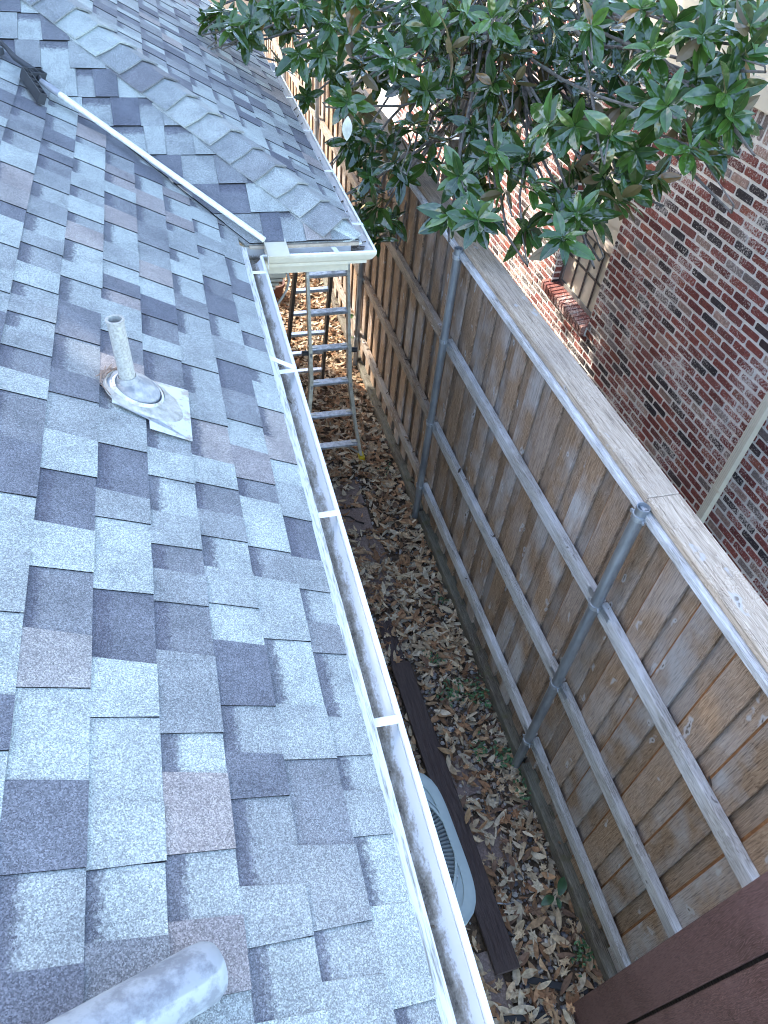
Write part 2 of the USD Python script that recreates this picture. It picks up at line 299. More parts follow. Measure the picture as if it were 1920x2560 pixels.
# brick: tint is the body colour; lime smear over it where the noise is high
brick_m = mat('tumbled_brick', {
    'g': ('geometry', {}), 'a': ('attribute', {'attribute': 'tint'}), 'n': ('noise_texture', {'scale': 38, 'detail': 5, 'roughness': .7}),
    'r': ('rgb_ramp', {'ramp': [(.3, (.6, .6, .6)), (.7, (1.35, 1.3, 1.3))]}), 'm': ('mix_color', {'blend_type': 'multiply', 'fac': 1.0}),
    'big': ('noise_texture', {'scale': 2.6, 'detail': 4}), 'n3': ('noise_texture', {'scale': 55, 'detail': 6, 'roughness': .75}),
    'ad': ('math', {'math_type': 'multiply_add', 'value2': .55}), 'sm': ('rgb_ramp', {'ramp': [(.815, (0, 0, 0)), (.90, (1, 1, 1))]}), 'ss': ('separate_color', {}),
    'sf': ('math', {'math_type': 'multiply', 'value2': .85}),
    'mx': ('mix_color', {'b': (.54, .48, .44)}), 'b': ('bump', {'strength': .9, 'distance': .006}), 'p': ('principled_bsdf', {'roughness': .9, 'specular_ior_level': .2})},
    [('g.position', 'n.vector'), ('g.position', 'big.vector'), ('g.position', 'n3.vector'), ('n.fac', 'r.fac'), ('a.color', 'm.a'), ('r.color', 'm.b'),
     ('big.fac', 'ad.value1'), ('n3.fac', 'ad.value3'), ('ad.value', 'sm.fac'), ('sm.color', 'ss.color'), ('ss.r', 'sf.value1'), ('sf.value', 'mx.fac'), ('m.result', 'mx.a'), ('mx.result', 'p.base_color'),
     ('n3.fac', 'b.height'), ('b.normal', 'p.normal')], 'p.BSDF')
mortar = plain('lime_mortar', (.66, .63, .585), rough=.95, spot=.22, scale=18, bump=.6, bscale=70)
leaf_m = mat('magnolia_leaf', {
    'g': ('geometry', {}), 'a': ('attribute', {'attribute': 'tint'}), 'n': ('noise_texture', {'scale': 18, 'detail': 3}),
    'r': ('rgb_ramp', {'ramp': [(.3, (.75, .75, .75)), (.7, (1.25, 1.2, 1.2))]}), 'm': ('mix_color', {'blend_type': 'multiply', 'fac': 1.0}),
    'back': ('mix_color', {'b': (.13, .085, .035)}), 'bi': ('math', {'math_type': 'multiply', 'value1': 1.0}), 'rg': ('math', {'math_type': 'multiply_add', 'value2': .45, 'value3': .14}),
    'p': ('principled_bsdf', {'specular_ior_level': .75, 'coat_weight': .25, 'coat_roughness': .06}), 'bn': ('noise_texture', {'scale': 22, 'detail': 1}), 'bp': ('bump', {'strength': .3, 'distance': .02}), 'tr': ('translucent_bsdf', {'color': (.06, .12, .02)}), 'mx': ('mix_closure', {'fac': .1})},
    [('g.position', 'n.vector'), ('n.fac', 'r.fac'), ('a.color', 'm.a'), ('r.color', 'm.b'), ('m.result', 'back.a'), ('bi.value', 'back.fac'), ('back.result', 'p.base_color'),
     ('bi.value', 'rg.value1'), ('g.backfacing', 'bi.value2'), ('rg.value', 'p.roughness'), ('g.position', 'bn.vector'), ('bn.fac', 'bp.height'), ('bp.normal', 'p.normal'), ('bp.normal', 'p.coat_normal'), ('p.BSDF', 'mx.closure1'), ('tr.BSDF', 'mx.closure2')], 'mx.closure')

# ------------------------------------------------------------------ ground
gv = np.mgrid[-40:41:81j, -40:41:81j].reshape(2, -1).T
fg = [[i*81+j, (i+1)*81+j, (i+1)*81+j+1, i*81+j+1] for i in range(80) for j in range(80)]
obj('ground', (np.c_[gv, np.zeros(len(gv))], A(fg)), soil, kind='structure', label='dark soil of the narrow side yard and the lots around it', cat='ground')

# ------------------------------------------------------------------ house
PT = math.radians(28); CP, SP, TP = math.cos(PT), math.sin(PT), math.tan(PT)
ZG, XL, XW, YC = 2.83, -1.35, -0.70, 1.97
XE, YE, XWE, ZE = XL - .08, YC + .08, XW - .08, 2.866
EXPO, S0 = .148, .012
house = thing('house', 'single storey house with grey asphalt shingle roof and white gutters', 'house')
class Face:
    def __init__(s, O, u, up, n): s.O, s.u, s.up, s.n = map(lambda v: A(v, float), (O, u, up, n))
    def pt(s, u, v, h=0.0): return s.O + s.u*u + s.up*v + s.n*h
F_main = Face((XE, 0, ZE), (0, 1, 0), (-CP, 0, SP), (SP, 0, CP))
F_front = Face((0, YE, ZE), (1, 0, 0), (0, CP, SP), (0, -SP, CP))
F_side = Face((XWE, 0, ZE), (0, 1, 0), (-CP, 0, SP), (SP, 0, CP))
BIG = 30.
SR = 3.6                                                    # slope length to the ridge
P_main = Polygon([(-5, .046), (YE + .046*CP, .046), (YE + SR*CP, SR), (-5, SR)])
P_front = Polygon([(XE, 0), (XWE, 0), (XWE - 3.3*CP, 3.3), (XE - 3.3*CP, 3.3)])
P_side = Polygon([(YE + .02, .022), (6.9, .022), (6.9, 3.4), (YE + 3.4*CP, 3.4)])
def piece(face, poly, h0, h1, v0, v1, depth=.008):
    """one shingle piece: the polygon (u, v) of the face; its top runs from h0 at v0 to h1 at v1"""
    c = A(poly.exterior.coords)[:-1]
    if Polygon(c).exterior.is_ccw is False: c = c[::-1]
    n = len(c)
    t = (c[:, 1] - v0) / (v1 - v0); h = h0 + (h1 - h0) * t
    top = A([face.pt(a, b, hh) for (a, b), hh in zip(c, h)]); bot = A([face.pt(a, b, hh - depth) for (a, b), hh in zip(c, h)])
    if np.dot(np.cross(face.u, face.up), face.n) < 0: flip = True
    else: flip = False
    F = [[0, i, i+1] for i in range(1, n-1)]
    for i in range(n):
        j = (i+1) % n; F += [[n+i, 2*n+i, 2*n+j], [n+i, 2*n+j, n+j]]
    F = A(F)
    if flip: F = F[:, ::-1]
    return trimesh.Trimesh(np.vstack([top, top, bot]), F, process=False), np.r_[t, t, t]
def clip(p, region):
    r = p.intersection(region)
    if r.is_empty or r.area < 2e-4: return None
    if r.geom_type != 'Polygon': r = max(r.geoms, key=lambda g: g.area)
    return r
def eye_size(m):
    d = m.vertices.mean(0) - EYE; z = d @ ROT[2]
    if z < .2: return 0
    p = (ROT @ d); u, v = 960 + FOC*p[0]/p[2], 1280 + FOC*p[1]/p[2]
    if not (-80 < u < 2000 and -80 < v < 2640): return 0
    return FOC / z
TABS, BASES = [], []
def shingles(face, region, parent, e, s0, u0, u1, smax, seed, depth_scale=1.0):
    r = random.Random(seed)
    k = 0; v = 0.0
    while v < smax:
        ee = e + (s0 if k == 0 else 0)
        vt = v + ee
        x = u0 + r.random() * .2
        while x < u1:
            w = r.choice([.11, .13, .15, .17, .19, .22]); gp = r.choice([.09, .12, .15, .18, .2])
            # base strip segment beneath the gap (and a little under the teeth)
            tone = r.choice([1, .95, .9, .75, .65, .6, .5, .3, .1]); tan = .8 if r.random() < .05 else 0.0
            wob = r.uniform(-.0015, .0015)
            bandk = r.choice([1.0, 1.0, .97, .9, .5])
            p = clip(sbox(x + w - .004, v + wob, x + w + gp + .004, vt + .02), region)
            if p is not None:
                m, t = piece(face, p, .0085, .0035, v, vt)
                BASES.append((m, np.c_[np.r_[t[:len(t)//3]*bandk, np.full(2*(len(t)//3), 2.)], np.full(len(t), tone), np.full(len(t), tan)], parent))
            tone = r.choice([1., .95, .9, .8, .7, .65, .6, .5, .15, .05, 0., .1, .35]); tan = r.uniform(.5, 1) if r.random() < .15 else 0.0
            tp = r.uniform(0, .007)
            q4 = Polygon([(x + tp, v + wob), (x + w - tp, v + wob), (x + w + tp*.3, vt + .02), (x - tp*.3, vt + .02)])
            p = clip(q4, region)
            if p is not None:
                m, t = piece(face, p, .0085 + .0040*depth_scale, .0035 + .0038*depth_scale, v, vt, .0075 + .004)
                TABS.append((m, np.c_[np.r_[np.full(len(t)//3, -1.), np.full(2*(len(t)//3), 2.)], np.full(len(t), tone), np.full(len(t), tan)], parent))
            x += w + gp
        k += 1; v = vt
def deck(face, region, h=-.004, th=.02):
    m, t = piece(face, region, h, h, 0, 1, th)
    return m, np.c_[np.full(len(t), -1.), np.full(len(t), .5), np.zeros(len(t))]
m, d = deck(F_main, P_main); roof_main = obj('main_roof', m, shingle, house, data=d, label='main roof slope running along the yard')
m, d = deck(F_front, P_front); roof_front = obj('hip_end_roof', m, shingle, house, data=d, label='narrow roof face between valley and hip')
m, d = deck(F_side, P_side); roof_side = obj('wing_roof', m, shingle, house, data=d, label='far roof slope beyond the hip')
shingles(F_main, P_main.intersection(Polygon([(-3.2, .040), (YE + .012 + .040*CP, .040), (YE + .012 + SR*CP, SR), (-3.2, SR)])), roof_main, EXPO, S0, -3.2, 4.2, 2.0, 11)
shingles(F_front, Polygon([(XE + .028, -.004), (XWE, -.004), (XWE - 3.3*CP, 3.3), (XE + .028 - 3.3*CP, 3.3)]), roof_front, .1985, -.004, -3.4, -.7, 1.8, 12, 1.25)
shingles(F_side, P_side, roof_side, .15, .01, 2.0, 6.9, 1.9, 13)
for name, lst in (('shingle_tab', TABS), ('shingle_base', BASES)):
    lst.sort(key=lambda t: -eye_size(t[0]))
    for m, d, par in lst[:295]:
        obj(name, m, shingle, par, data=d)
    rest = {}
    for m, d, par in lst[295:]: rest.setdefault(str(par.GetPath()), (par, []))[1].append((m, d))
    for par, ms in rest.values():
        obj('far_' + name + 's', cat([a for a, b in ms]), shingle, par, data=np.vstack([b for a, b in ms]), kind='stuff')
# hip caps: folded shingles lapped up the hip line
hv = A([-1, 1, TP]); hv = hv / np.linalg.norm(hv); hp0 = A([XWE, YE, ZE])
left = A([-1, 0, 0.]); left = F_front.n * 0 + A([-1., -1, 0]); 
dl = np.cross(F_front.n, hv); dl /= np.linalg.norm(dl)
dr = np.cross(F_side.n, hv); dr /= np.linalg.norm(dr)
if dl @ A([-1, -1, 0]) < 0: dl = -dl
if dr @ A([1, 1, 0]) < 0: dr = -dr
hn = (F_front.n + F_side.n); hn /= np.linalg.norm(hn)
r = random.Random(5)
for i in range(19):
    L, w = .165, .15
    s0, s1 = i*L - .02, i*L + L + .06
    lift0, lift1 = .040, .018
    wl, wr = w + r.uniform(-.008, .008), w + r.uniform(-.008, .008)
    sk = r.uniform(-.012, .012)
    rows = []
    for s, lf in ((s0, lift0), (s1, lift1)):
        base = hp0 + hv*s
        rows.append([base + dl*wl + hv*(sk + .012) + F_front.n*(lf - .008), base + dl*wl*.35 + F_front.n*(lf + .002), base + hn*(lf + .004), base + dr*wr*.35 - hv*.004 + F_side.n*(lf + .002), base + dr*wr - hv*(sk - .012) + F_side.n*(lf - .008)])
    top = A(rows).reshape(-1, 3)
    top[:, 0] = np.minimum(top[:, 0], XWE + .004); top[:, 1] = np.maximum(top[:, 1], YE - .004)
    V = np.vstack([top, top - hn*.010]); n = 5
    F = []
    for j in range(4):
        F += [[j, j+1, n+j+1], [j, n+j+1, n+j]]
        F += [[10+j, 10+n+j+1, 10+j+1], [10+j, 10+n+j, 10+n+j+1]]
    for a, b in ((0, 1), (1, 2), (2, 3), (3, 4), (4, 9), (9, 8), (8, 7), (7, 6), (6, 5), (5, 0)):
        F += [[a, 10+a, 10+b], [a, 10+b, b]]
    m = trimesh.Trimesh(V, F, process=False); m.fix_normals()
    tone = r.choice([.95, .62, .5, .8, .68, .15, .9, .4])
    obj('hip_cap', m, shingle, roof_front, data=np.c_[np.full(20, -1.), np.full(20, tone), np.full(20, 0.15 if r.random() < .3 else 0)])
# drip edge and fascia below the shingle edges
def run(name, m, mt_, parent=house, **k): return obj(name, m, mt_, parent, **k)
run('drip_edge', cat([extrude_profile([(-.05, .012), (.0, -.0105), (.0, -.0135), (-.05, .006)], (XE, -5, ZE), (XE, YC + .06, ZE), (1, 0, 0), (0, 0, 1)), bx(XE - .012, XE - .004, -5, YC + .06, ZE - .07, ZE - .012)]), fascia_m, label='weathered white drip edge with flaking paint')
run('drip_edge', bx(XE + .02, XWE - .01, YE - .012, YE + .012, ZE - .026, ZE - .008), plain('tan_wood_edge', (.42, .34, .26), rough=.8, spot=.35, scale=30), label='bare tan wood edge under the shingles')
run('drip_edge', bx(XWE - .012, XWE + .008, YE - .01, 6.88, ZE - .022, ZE - .012), fascia_m)
GB = XL - .127
run('fascia', bx(GB - .03, GB - .004, -5, YC + .10, 2.66, 2.835), cream)
run('fascia', bx(GB + .01, XW - .131, YC + .131, YC + .157, 2.66, 2.835), cream)
run('fascia', bx(XW - .157, XW - .131, YC + .16, 6.88, 2.66, 2.835), cream)
run('soffit', cat([bx(-1.80, GB - .03, -5, 5.8, 2.66, 2.672), bx(-1.80, XW - .158, YC + .16, 6.88, 2.645, 2.657)]), cream)
# walls: the main wall well under the eave, the wing wall under its own
def lap_wall(x, y0, y1, z0, z1, nx):
    ms = []; z = z0
    while z < z1 - .01:
        zt = min(z + .15, z1); V = A([[x + nx*.016, y0, z], [x + nx*.016, y1, z], [x + nx*.004, y1, zt], [x + nx*.004, y0, zt]])
        w_ = A([[x + nx*.004, y0, z], [x + nx*.004, y1, z]])
        ms.append(trimesh.Trimesh(np.vstack([V, w_]), [[0, 1, 2], [0, 2, 3], [4, 5, 1], [4, 1, 0]], process=False)); z = zt
    return cat(ms)
run('wall', cat([bx(-9, -1.78, -5, 5.75, 0, 2.655)]), siding, label='cream wall under the eaves')
run('wall', cat([bx(-1.78, -1.37, YC + .62, 6.5, 0, 2.64)]), siding)
rx, rz = XE - SR*CP, ZE + SR*SP - .01
run('rear_roof', (A([[rx, -5, rz], [rx, 8, rz], [rx - 5.5, 8, rz - 5.5*TP], [rx - 5.5, -5, rz - 5.5*TP]]), A([[0, 1, 2, 3]])), shingle, data=np.tile([-1., .5, 0], (4, 1)))
# gutters: K profile as a thin-walled trough
def trough(w=.127, h=.085, t=.0025):
    # (side, up): side 0 = front lip, -w = back; up 0 = lip height
    outer = [(-w, .0), (-w, -h), (-.045, -h), (-.045, -h + .018), (-.02, -.050), (-.004, -.022), (.0, -.012), (.0, .0)]
    inner = [(-.012, .0), (-.012, -.006), (-.007, -.012), (-.012, -.024), (-.027, -.050), (-.05, -h + .012), (-w + t, -h + t + .006), (-w + t, 0.)]
    return outer + inner
def gutter(p, q_, side, c0, c1, mt_, lbl, inside=True):
    g = obj('gutter', extrude_profile(trough(), p, q_, side, (0, 0, 1), c0, c1), mt_, house, label=lbl)
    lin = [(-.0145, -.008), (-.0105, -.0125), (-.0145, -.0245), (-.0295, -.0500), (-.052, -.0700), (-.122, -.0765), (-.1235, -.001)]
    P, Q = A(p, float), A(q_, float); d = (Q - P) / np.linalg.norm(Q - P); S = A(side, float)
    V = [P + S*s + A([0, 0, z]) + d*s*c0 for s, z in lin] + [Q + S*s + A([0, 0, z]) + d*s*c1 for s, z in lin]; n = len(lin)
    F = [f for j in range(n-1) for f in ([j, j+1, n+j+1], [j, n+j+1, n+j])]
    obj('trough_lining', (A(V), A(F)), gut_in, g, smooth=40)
    return g
g1 = gutter((XL, -5, ZG), (XL, YC, ZG), (1, 0, 0), 0, -1.0, white_al, 'long white gutter along the main eave, stained inside')
g2 = gutter((XL, YC, ZG - .0015), (XW, YC, ZG - .0015), (0, -1, 0), 1.0, 1.0, cream_gutter, 'short cream gutter across the jog of the roof')
g3 = gutter((XW, YC, ZG), (XW, 5.8, ZG), (1, 0, 0), -1.0, 0, white_al, 'far white gutter full of leaf debris')
obj('end_cap', trimesh.Trimesh(*(lambda m: (m.vertices, m.faces))(extrude_profile([(-.127, 0), (-.127, -.085), (-.045, -.085), (-.02, -.05), (0, -.012), (0, .004)], (XW, 5.801, ZG), (XW, 5.805, ZG), (1, 0, 0), (0, 0, 1)))), white_al, g3)
# white rolled lip on the gutters, and hangers
obj('lip', tube([(XL - .006, -5, ZG + .001), (XL - .006, YC - .006, ZG + .001)], .0095, 8), white_al, g1, True)
obj('lip', tube([(XW - .006, YC + .006, ZG + .001), (XW - .006, 5.8, ZG + .001)], .0075, 8), white_al, g3, True)
obj('lip', tube([(XL, YC + .006, ZG), (XW - .002, YC + .006, ZG)], .007, 8), white_al, g2, True)
def hanger(y, x_lip, par, tilt=0.0, rise=0.0):
    a = A([x_lip - .004, y, ZG + .008]); b = A([x_lip - .118, y + tilt, ZG + .008 + rise])
    m = cat([bar(a, b, .026, .004, b=.001), bar(a + A([.004, 0, 0]), a + A([.004, 0, -.016]), .026, .004, up=(1, 0, 0))])
    obj('hanger', m, white_al, par)
for y, tl, rs in ((-2.6, 0, 0), (-1.72, 0, 0), (-.835, .004, 0), (-.02, 0, 0), (.89, .05, .035), (.872, 0, -.004), (1.78, 0, 0)): hanger(y, XL, g1, tl, rs)
for y in (2.32, 3.15, 3.95, 4.75, 5.5): hanger(y, XW, g3, .03, -.008)
obj('hanger', bar((-.93, YC - .002, ZG + .006), (-.95, YC + .12, ZG + .006), .026, .004), white_al, g2)
# debris in the far gutter
dm = []
r = random.Random(3)
for i in range(420):
    y = r.uniform(2.15, 5.7); x = XW - .127 + r.uniform(.01, .085)
    c = A([x, y, ZG - .062 + r.uniform(0, .03)]); d = A([r.uniform(-1, 1), r.uniform(-1, 1), r.uniform(-.3, .3)]); d /= np.linalg.norm(d)
    dm.append(bar(c, c + d*r.uniform(.02, .06), r.uniform(.004, .018), .003))
obj('leaf_debris', cat(dm), plain('debris', (.13, .10, .075), rough=.9, spot=.6, scale=40), g3, kind='stuff')
dm = []
for i in range(150):
    y = r.uniform(-2.2, 1.95); x = XL - .127 + abs(r.gauss(0, .03)) + .008
    c = A([x, y, ZG - .07 + r.uniform(0, .008)]); d = A([r.gauss(0, .5), r.uniform(-1, 1), r.uniform(-.15, .15)]); d /= np.linalg.norm(d)
    dm.append(bar(c, c + d*r.choice([.008, .012, .02, .05]), r.uniform(.003, .009), .003))
obj('grit', cat(dm), plain('grit', (.15, .11, .075), rough=.9, spot=.6, scale=40), g1, kind='stuff')
# splash guard at the inside corner
sg = cat([trimesh.Trimesh(A([[-1.318, 1.945, 2.842], [-1.200, 1.945, 2.842], [-1.214, 2.13, 2.905], [-1.332, 2.13, 2.905],
                             [-1.318, 1.945, 2.838], [-1.200, 1.945, 2.838], [-1.214, 2.13, 2.901], [-1.332, 2.13, 2.901]]),
                          [[0, 1, 2], [0, 2, 3], [4, 6, 5], [4, 7, 6], [0, 4, 5], [0, 5, 1], [1, 5, 6], [1, 6, 2], [2, 6, 7], [2, 7, 3], [3, 7, 4], [3, 4, 0]], process=False),
          trimesh.Trimesh(A([[-1.320, 1.945, 2.79], [-1.334, 2.13, 2.86], [-1.334, 2.13, 2.907], [-1.320, 1.945, 2.86], [-1.345, 1.76, 2.80], [-1.345, 1.76, 2.86],
                             [-1.323, 1.945, 2.79], [-1.337, 2.13, 2.86], [-1.337, 2.13, 2.907], [-1.323, 1.945, 2.86], [-1.348, 1.76, 2.80], [-1.348, 1.76, 2.86]]),
                          [[0, 1, 2], [0, 2, 3], [4, 0, 3], [4, 3, 5], [6, 8, 7], [6, 9, 8], [10, 9, 6], [10, 11, 9], [3, 2, 8], [3, 8, 9], [5, 3, 9], [5, 9, 11]], process=False)])
obj('splash_guard', sg, cream, house, label='bent beige splash guard at the inside corner')

# ------------------------------------------------------------------ vent pipe and boot
vp = thing('vent_pipe', 'stubby grey vent pipe with round boot and flashing plate on the near roof', 'vent pipe')
pb = A([-2.0, .335, 3.18])
obj('pipe', cat([lathe([(.026, -.05), (.026, .262), (.0275, .262), (.029, .266), (.029, .272), (.021, .272), (.0205, .2), (.0, .2)], pb)]), pipe_m, vp, 35)
nb = F_main.n
cb = A([-1.995, .34, F_main.O[2] + (XE + 1.995)*TP])
def loft(rings):
    n = len(rings[0]); V = np.vstack(rings); F = []
    for i in range(len(rings) - 1):
        for j in range(n):
            k = (j + 1) % n; F += [[i*n+j, i*n+k, (i+1)*n+k], [i*n+j, (i+1)*n+k, (i+1)*n+j]]
    m = trimesh.Trimesh(V, F, process=False); m.fix_normals(); return m
ga = np.linspace(0, 2*math.pi, 41)[:-1]; fx = A([CP, 0, -SP])
def ringat(t, rb, h):      # from the roof plane (t = 0) to level round the pipe (t = 1)
    c = (cb + nb*.032)*(1 - t) + (pb + A([0, 0, .046]))*t; e1 = fx*(1 - t) + A([1, 0, 0])*t; e1 /= np.linalg.norm(e1)
    return A([c + e1*rb*math.cos(a) + A([0, 1, 0])*rb*math.sin(a) + A([0, 0, h]) for a in ga])
obj('boot', loft([ringat(0, .080, -.008), ringat(0, .083, 0), ringat(.06, .081, .004), ringat(.45, .060, .004), ringat(.8, .043, .002), ringat(1, .035, .0), ringat(1, .033, .012), ringat(1, .0285, .018), ringat(1, .0262, .008)]), boot_m, vp, 35)
obj('base_cone', lathe([(.105, .012), (.096, .018), (.086, .030), (.081, .036), (.078, .032)], cb + A([.008, -.012, 0]), nb, 36), flash_m, vp, 40)
fl = [F_main.pt(u, v, .0165) for u, v in ((.15, .44), (.155, .575), (.44, .44), (.43, .60))]
def fpt(x, y, h): return A([x, y, F_main.O[2] + (XE - x)*TP]) + nb*h
c4 = [(-1.83, .150), (-1.826, .435), (-2.06, .42), (-2.06, .235), (-1.955, .228), (-1.955, .156)]
pv = [fpt(x, y, .019) for x, y in c4]; n = len(pv)
V = A(pv + [p - nb*.003 for p in pv]); F = [[0, 1, 2], [0, 2, 3], [0, 3, 4], [0, 4, 5]] + [f for i in range(n) for f in ([i, n+i, n+(i+1) % n], [i, n+(i+1) % n, (i+1) % n])]
m = trimesh.Trimesh(V, F, process=False); m.fix_normals(); obj('flashing', m, flash_m, vp)
# sloped metal apron from the boot down to the plate
ap = loft([A([fpt(-1.995 + .086*math.cos(a), .335 + .086*math.sin(a), .032) for a in ga]), A([fpt(-1.985 + .094*math.cos(a) + .018*max(0, math.cos(a + .55)), .328 + .094*math.sin(a) - .012*max(0, math.cos(a + .55)), .027) for a in ga]),
           A([fpt(-1.982 + .100*math.cos(a) + .032*max(0, math.cos(a + .55))**2, .325 + .100*math.sin(a) - .020*max(0, math.cos(a + .55))**2, .0215) for a in ga]), A([fpt(-1.980 + .106*math.cos(a) + .030*max(0, math.cos(a + .55))**3, .322 + .106*math.sin(a) - .022*max(0, math.cos(a + .55))**3, .0192) for a in ga])])
obj('apron', ap, plain('apron', (.46, .44, .39), rough=.6, spot=.4, scale=40), vp, 40)
# twigs caught behind the boot
r = random.Random(8); tw = []
for i in range(16):
    a = r.uniform(1.9, 3.7); p = fpt(-1.995 + .10*math.cos(a), .335 + .10*math.sin(a), .026)
    d = A([-math.sin(a), math.cos(a), r.uniform(-.3, .3)]) + rng.normal(0, .25, 3); d /= np.linalg.norm(d)
    tw.append(tube([p - d*.03, p + d*.03], .002, 5))
tag(obj('twigs', cat(tw), plain('twig', (.26, .19, .15), rough=.9)), 'loose dry twigs caught behind the vent boot', 'twigs', kind='stuff')

# ------------------------------------------------------------------ near scuffed tube lying on the roof, bottom left
e0 = F_main.O + 0
def on_roof(u, v, h):
    d = ray(u, v); return EYE + d*(((F_main.O + F_main.n*h - EYE) @ F_main.n) / (d @ F_main.n))
pa, pbb = on_roof(548, 2412, .066), on_roof(-120, 2800, .066)
dirv = pbb - pa
tb = thing('scuffed_tube', 'fat scuffed grey tube poking in at the bottom left over the shingles', 'tube')
dd = dirv / np.linalg.norm(dirv); R0 = .050
obj('tube_body', lathe([(.0, .0), (R0*.55, .002), (R0*.85, .010), (R0*.97, .024), (R0, .040), (R0, .046), (R0*1.012, .048), (R0*1.012, .056), (R0, .058), (R0, .9)], pa, dd, 40), tube_m, tb, 40)

# ------------------------------------------------------------------ telescopic pole with black head, lying in the valley
pole = thing('gutter_pole', 'white telescopic pole with black bracket head lying along the roof valley', 'pole')
Pm = lambda x, y, h: A([x, y, F_main.O[2] + (XE - x)*TP]) + nb*h
d_ = ray(661, 600); p1 = EYE + d_*(((F_front.O + F_front.n*.03 - EYE) @ F_front.n) / (d_ @ F_front.n))
d_ = ray(148, 235); p0 = EYE + d_*(((F_main.O + nb*.055 - EYE) @ nb) / (d_ @ nb))
obj('pole_tube', tube([p0, p1], .0155, 14), pole_m, pole, 40)
pd = (p1 - p0) / np.linalg.norm(p1 - p0)
obj('ferrule', tube([p0 - pd*.115, p0 - pd*.05, p0 + pd*.003], [.014, .019, .0185], 14), grey_pl, pole, 40)
h0, h1, h2 = Pm(-2.44, 2.985, .045), Pm(-2.53, 3.02, .05), Pm(-2.60, 3.13, .06)
obj('arm', cat([tube([p0 - pd*.11, h0, h1, h2], [.013, .017, .016, .010], 8), bar(Pm(-2.585, 3.10, .03), Pm(-2.60, 3.02, .03), .012, .03)]), black_pl, pole, 40)
# the ribbed bracket: two channel arms with cross ribs
def channel(a, b, w, h, ribs):
    a, b = A(a), A(b); d = (b - a) / np.linalg.norm(b - a); s = np.cross(d, nb); s /= np.linalg.norm(s)
    ms = [bar(a + s*w/2, b + s*w/2, .004, h, up=nb), bar(a - s*w/2, b - s*w/2, .004, h, up=nb), bar(a - nb*h*.42, b - nb*h*.42, w, .004, up=nb)]
    for t in np.linspace(0, 1, ribs):
        c = a + (b - a)*t; ms.append(bar(c - s*w/2, c + s*w/2, .004, h, up=nb))
    return ms
c1, c2, c3 = Pm(-2.405, 2.965, .05), Pm(-2.475, 2.845, .05), Pm(-2.385, 2.59, .05)
obj('bracket', cat(channel(c1, c2, .042, .045, 4) + channel(c2, c3, .034, .055, 6)), black_pl, pole)
st = []
for t in np.linspace(0, 1, 14):
    u, v = 384 + (478 - 384)*t + 6*math.sin(t*5), 412 + (484 - 412)*t + 10*math.sin(t*3.14)*(1 if t < .5 else .4)
    d = ray(u, v); k = ((F_main.O + nb*.018 - EYE) @ nb) / (d @ nb); st.append(EYE + d*k)
tag(obj('string', tube(st, .0028, 5), plain('string_m', (.55, .48, .40), rough=.9)), 'short beige string curled beside the white pole', 'string')

# ------------------------------------------------------------------ fence
fence = thing('board_fence', 'tall weathered wood board fence on galvanised steel posts along the yard', 'fence')
def tinted_obj(name, m, mt_, parent, off, tone, sil, smooth=False, **k):
    return obj(name, m, mt_, parent, smooth, data=np.tile([off, tone, sil], (len(meshkit.arrays(m, smooth)[0]), 1)), **k)
r = random.Random(21)
y = -1.30; per = .2445; i = 0
PX = .066
y = .151 - 6*per
while y < 12.2:
    zt = 2.56 + r.uniform(-.004, .004); zb = .06 + r.uniform(-.015, .015)
    w = .142 + r.uniform(-.004, .004)
    j = r.uniform(-.002, .002)
    m = bev(PX + j, PX + .017 + j, y, y + w, zb, zt, .002)
    tinted_obj('picket', m, w_picket, fence, r.random()*10, r.uniform(.38, .75), r.uniform(.05, .8))
    m = bev(PX + .0185, PX + .0355, y + w - .022, y + per + .024, zb, zt, .002)
    tinted_obj('picket', m, w_picket, fence, r.random()*10, r.uniform(.3, .68), r.uniform(0, .7))
    # strip of fresh orange wood along the lapped edge
    m = bx(PX + .0165, PX + .0183, y + w + .0005, y + w + .017, zb + .002, zt - .002)
    tinted_obj('lap_edge', m, w_inner, fence, r.random()*10, r.uniform(.5, 1.0), 0)
    y += per; i += 1
posts = [-2.44, 0, 2.44, 4.88, 7.32, 9.76, 12.2]
def zr(base, drop, y):  # the last bay drops towards the brown boards
    return base - drop * max(0, min(1, -y / 1.34))
for a, b in zip(posts[:-1], posts[1:]):
    a2, b2 = max(a, -1.335), b
    if b2 <= -1.335: continue
    for base, drop in ((1.82, .05), (1.06, .06), (.375, .08)):
        p, q_ = A([.0415, a2 + (.004 if a2 == a else 0), zr(base, drop, a2) + .0445]), A([.0415, b2 - .004, zr(base, drop, b2) + .0445 + r.uniform(-.008, .008)])
        m = bar(p, q_, .045, .089, b=.004)
        tinted_obj('rail', m, w_rail if a < 2 else w_railb, fence, r.random()*10, r.uniform(.5, .8), r.uniform(.5, 1.))
    m = bar((.045, a2, 2.56), (.045, b2 - .004, 2.56), .080, .038, b=.003)
    tinted_obj('top_rail', m, w_rail, fence, r.random()*10, r.uniform(.7, .95), 1)
    m = bar((.048, a2, .08), (.048, b2 - .035, .08 + r.uniform(-.01, .01)), .085, .125, b=.008)
    tinted_obj('kick_timber', m, w_kick, fence, r.random()*10, r.uniform(.4, .8), .7)
caps = [-1.335, .03, 3.0, 6.2, 9.2, 12.2]
for k, (a, b) in enumerate(zip(caps[:-1], caps[1:])):
    m = bar((.110, a + .0015, 2.602), (.110, b - .0015, 2.602), .160, .040, b=.004)
    tinted_obj('cap_board', m, w_cap, fence, r.random()*10, (.95, .85, .3, .4, .6)[k], (.0, .35, .9, .7, .4)[k])
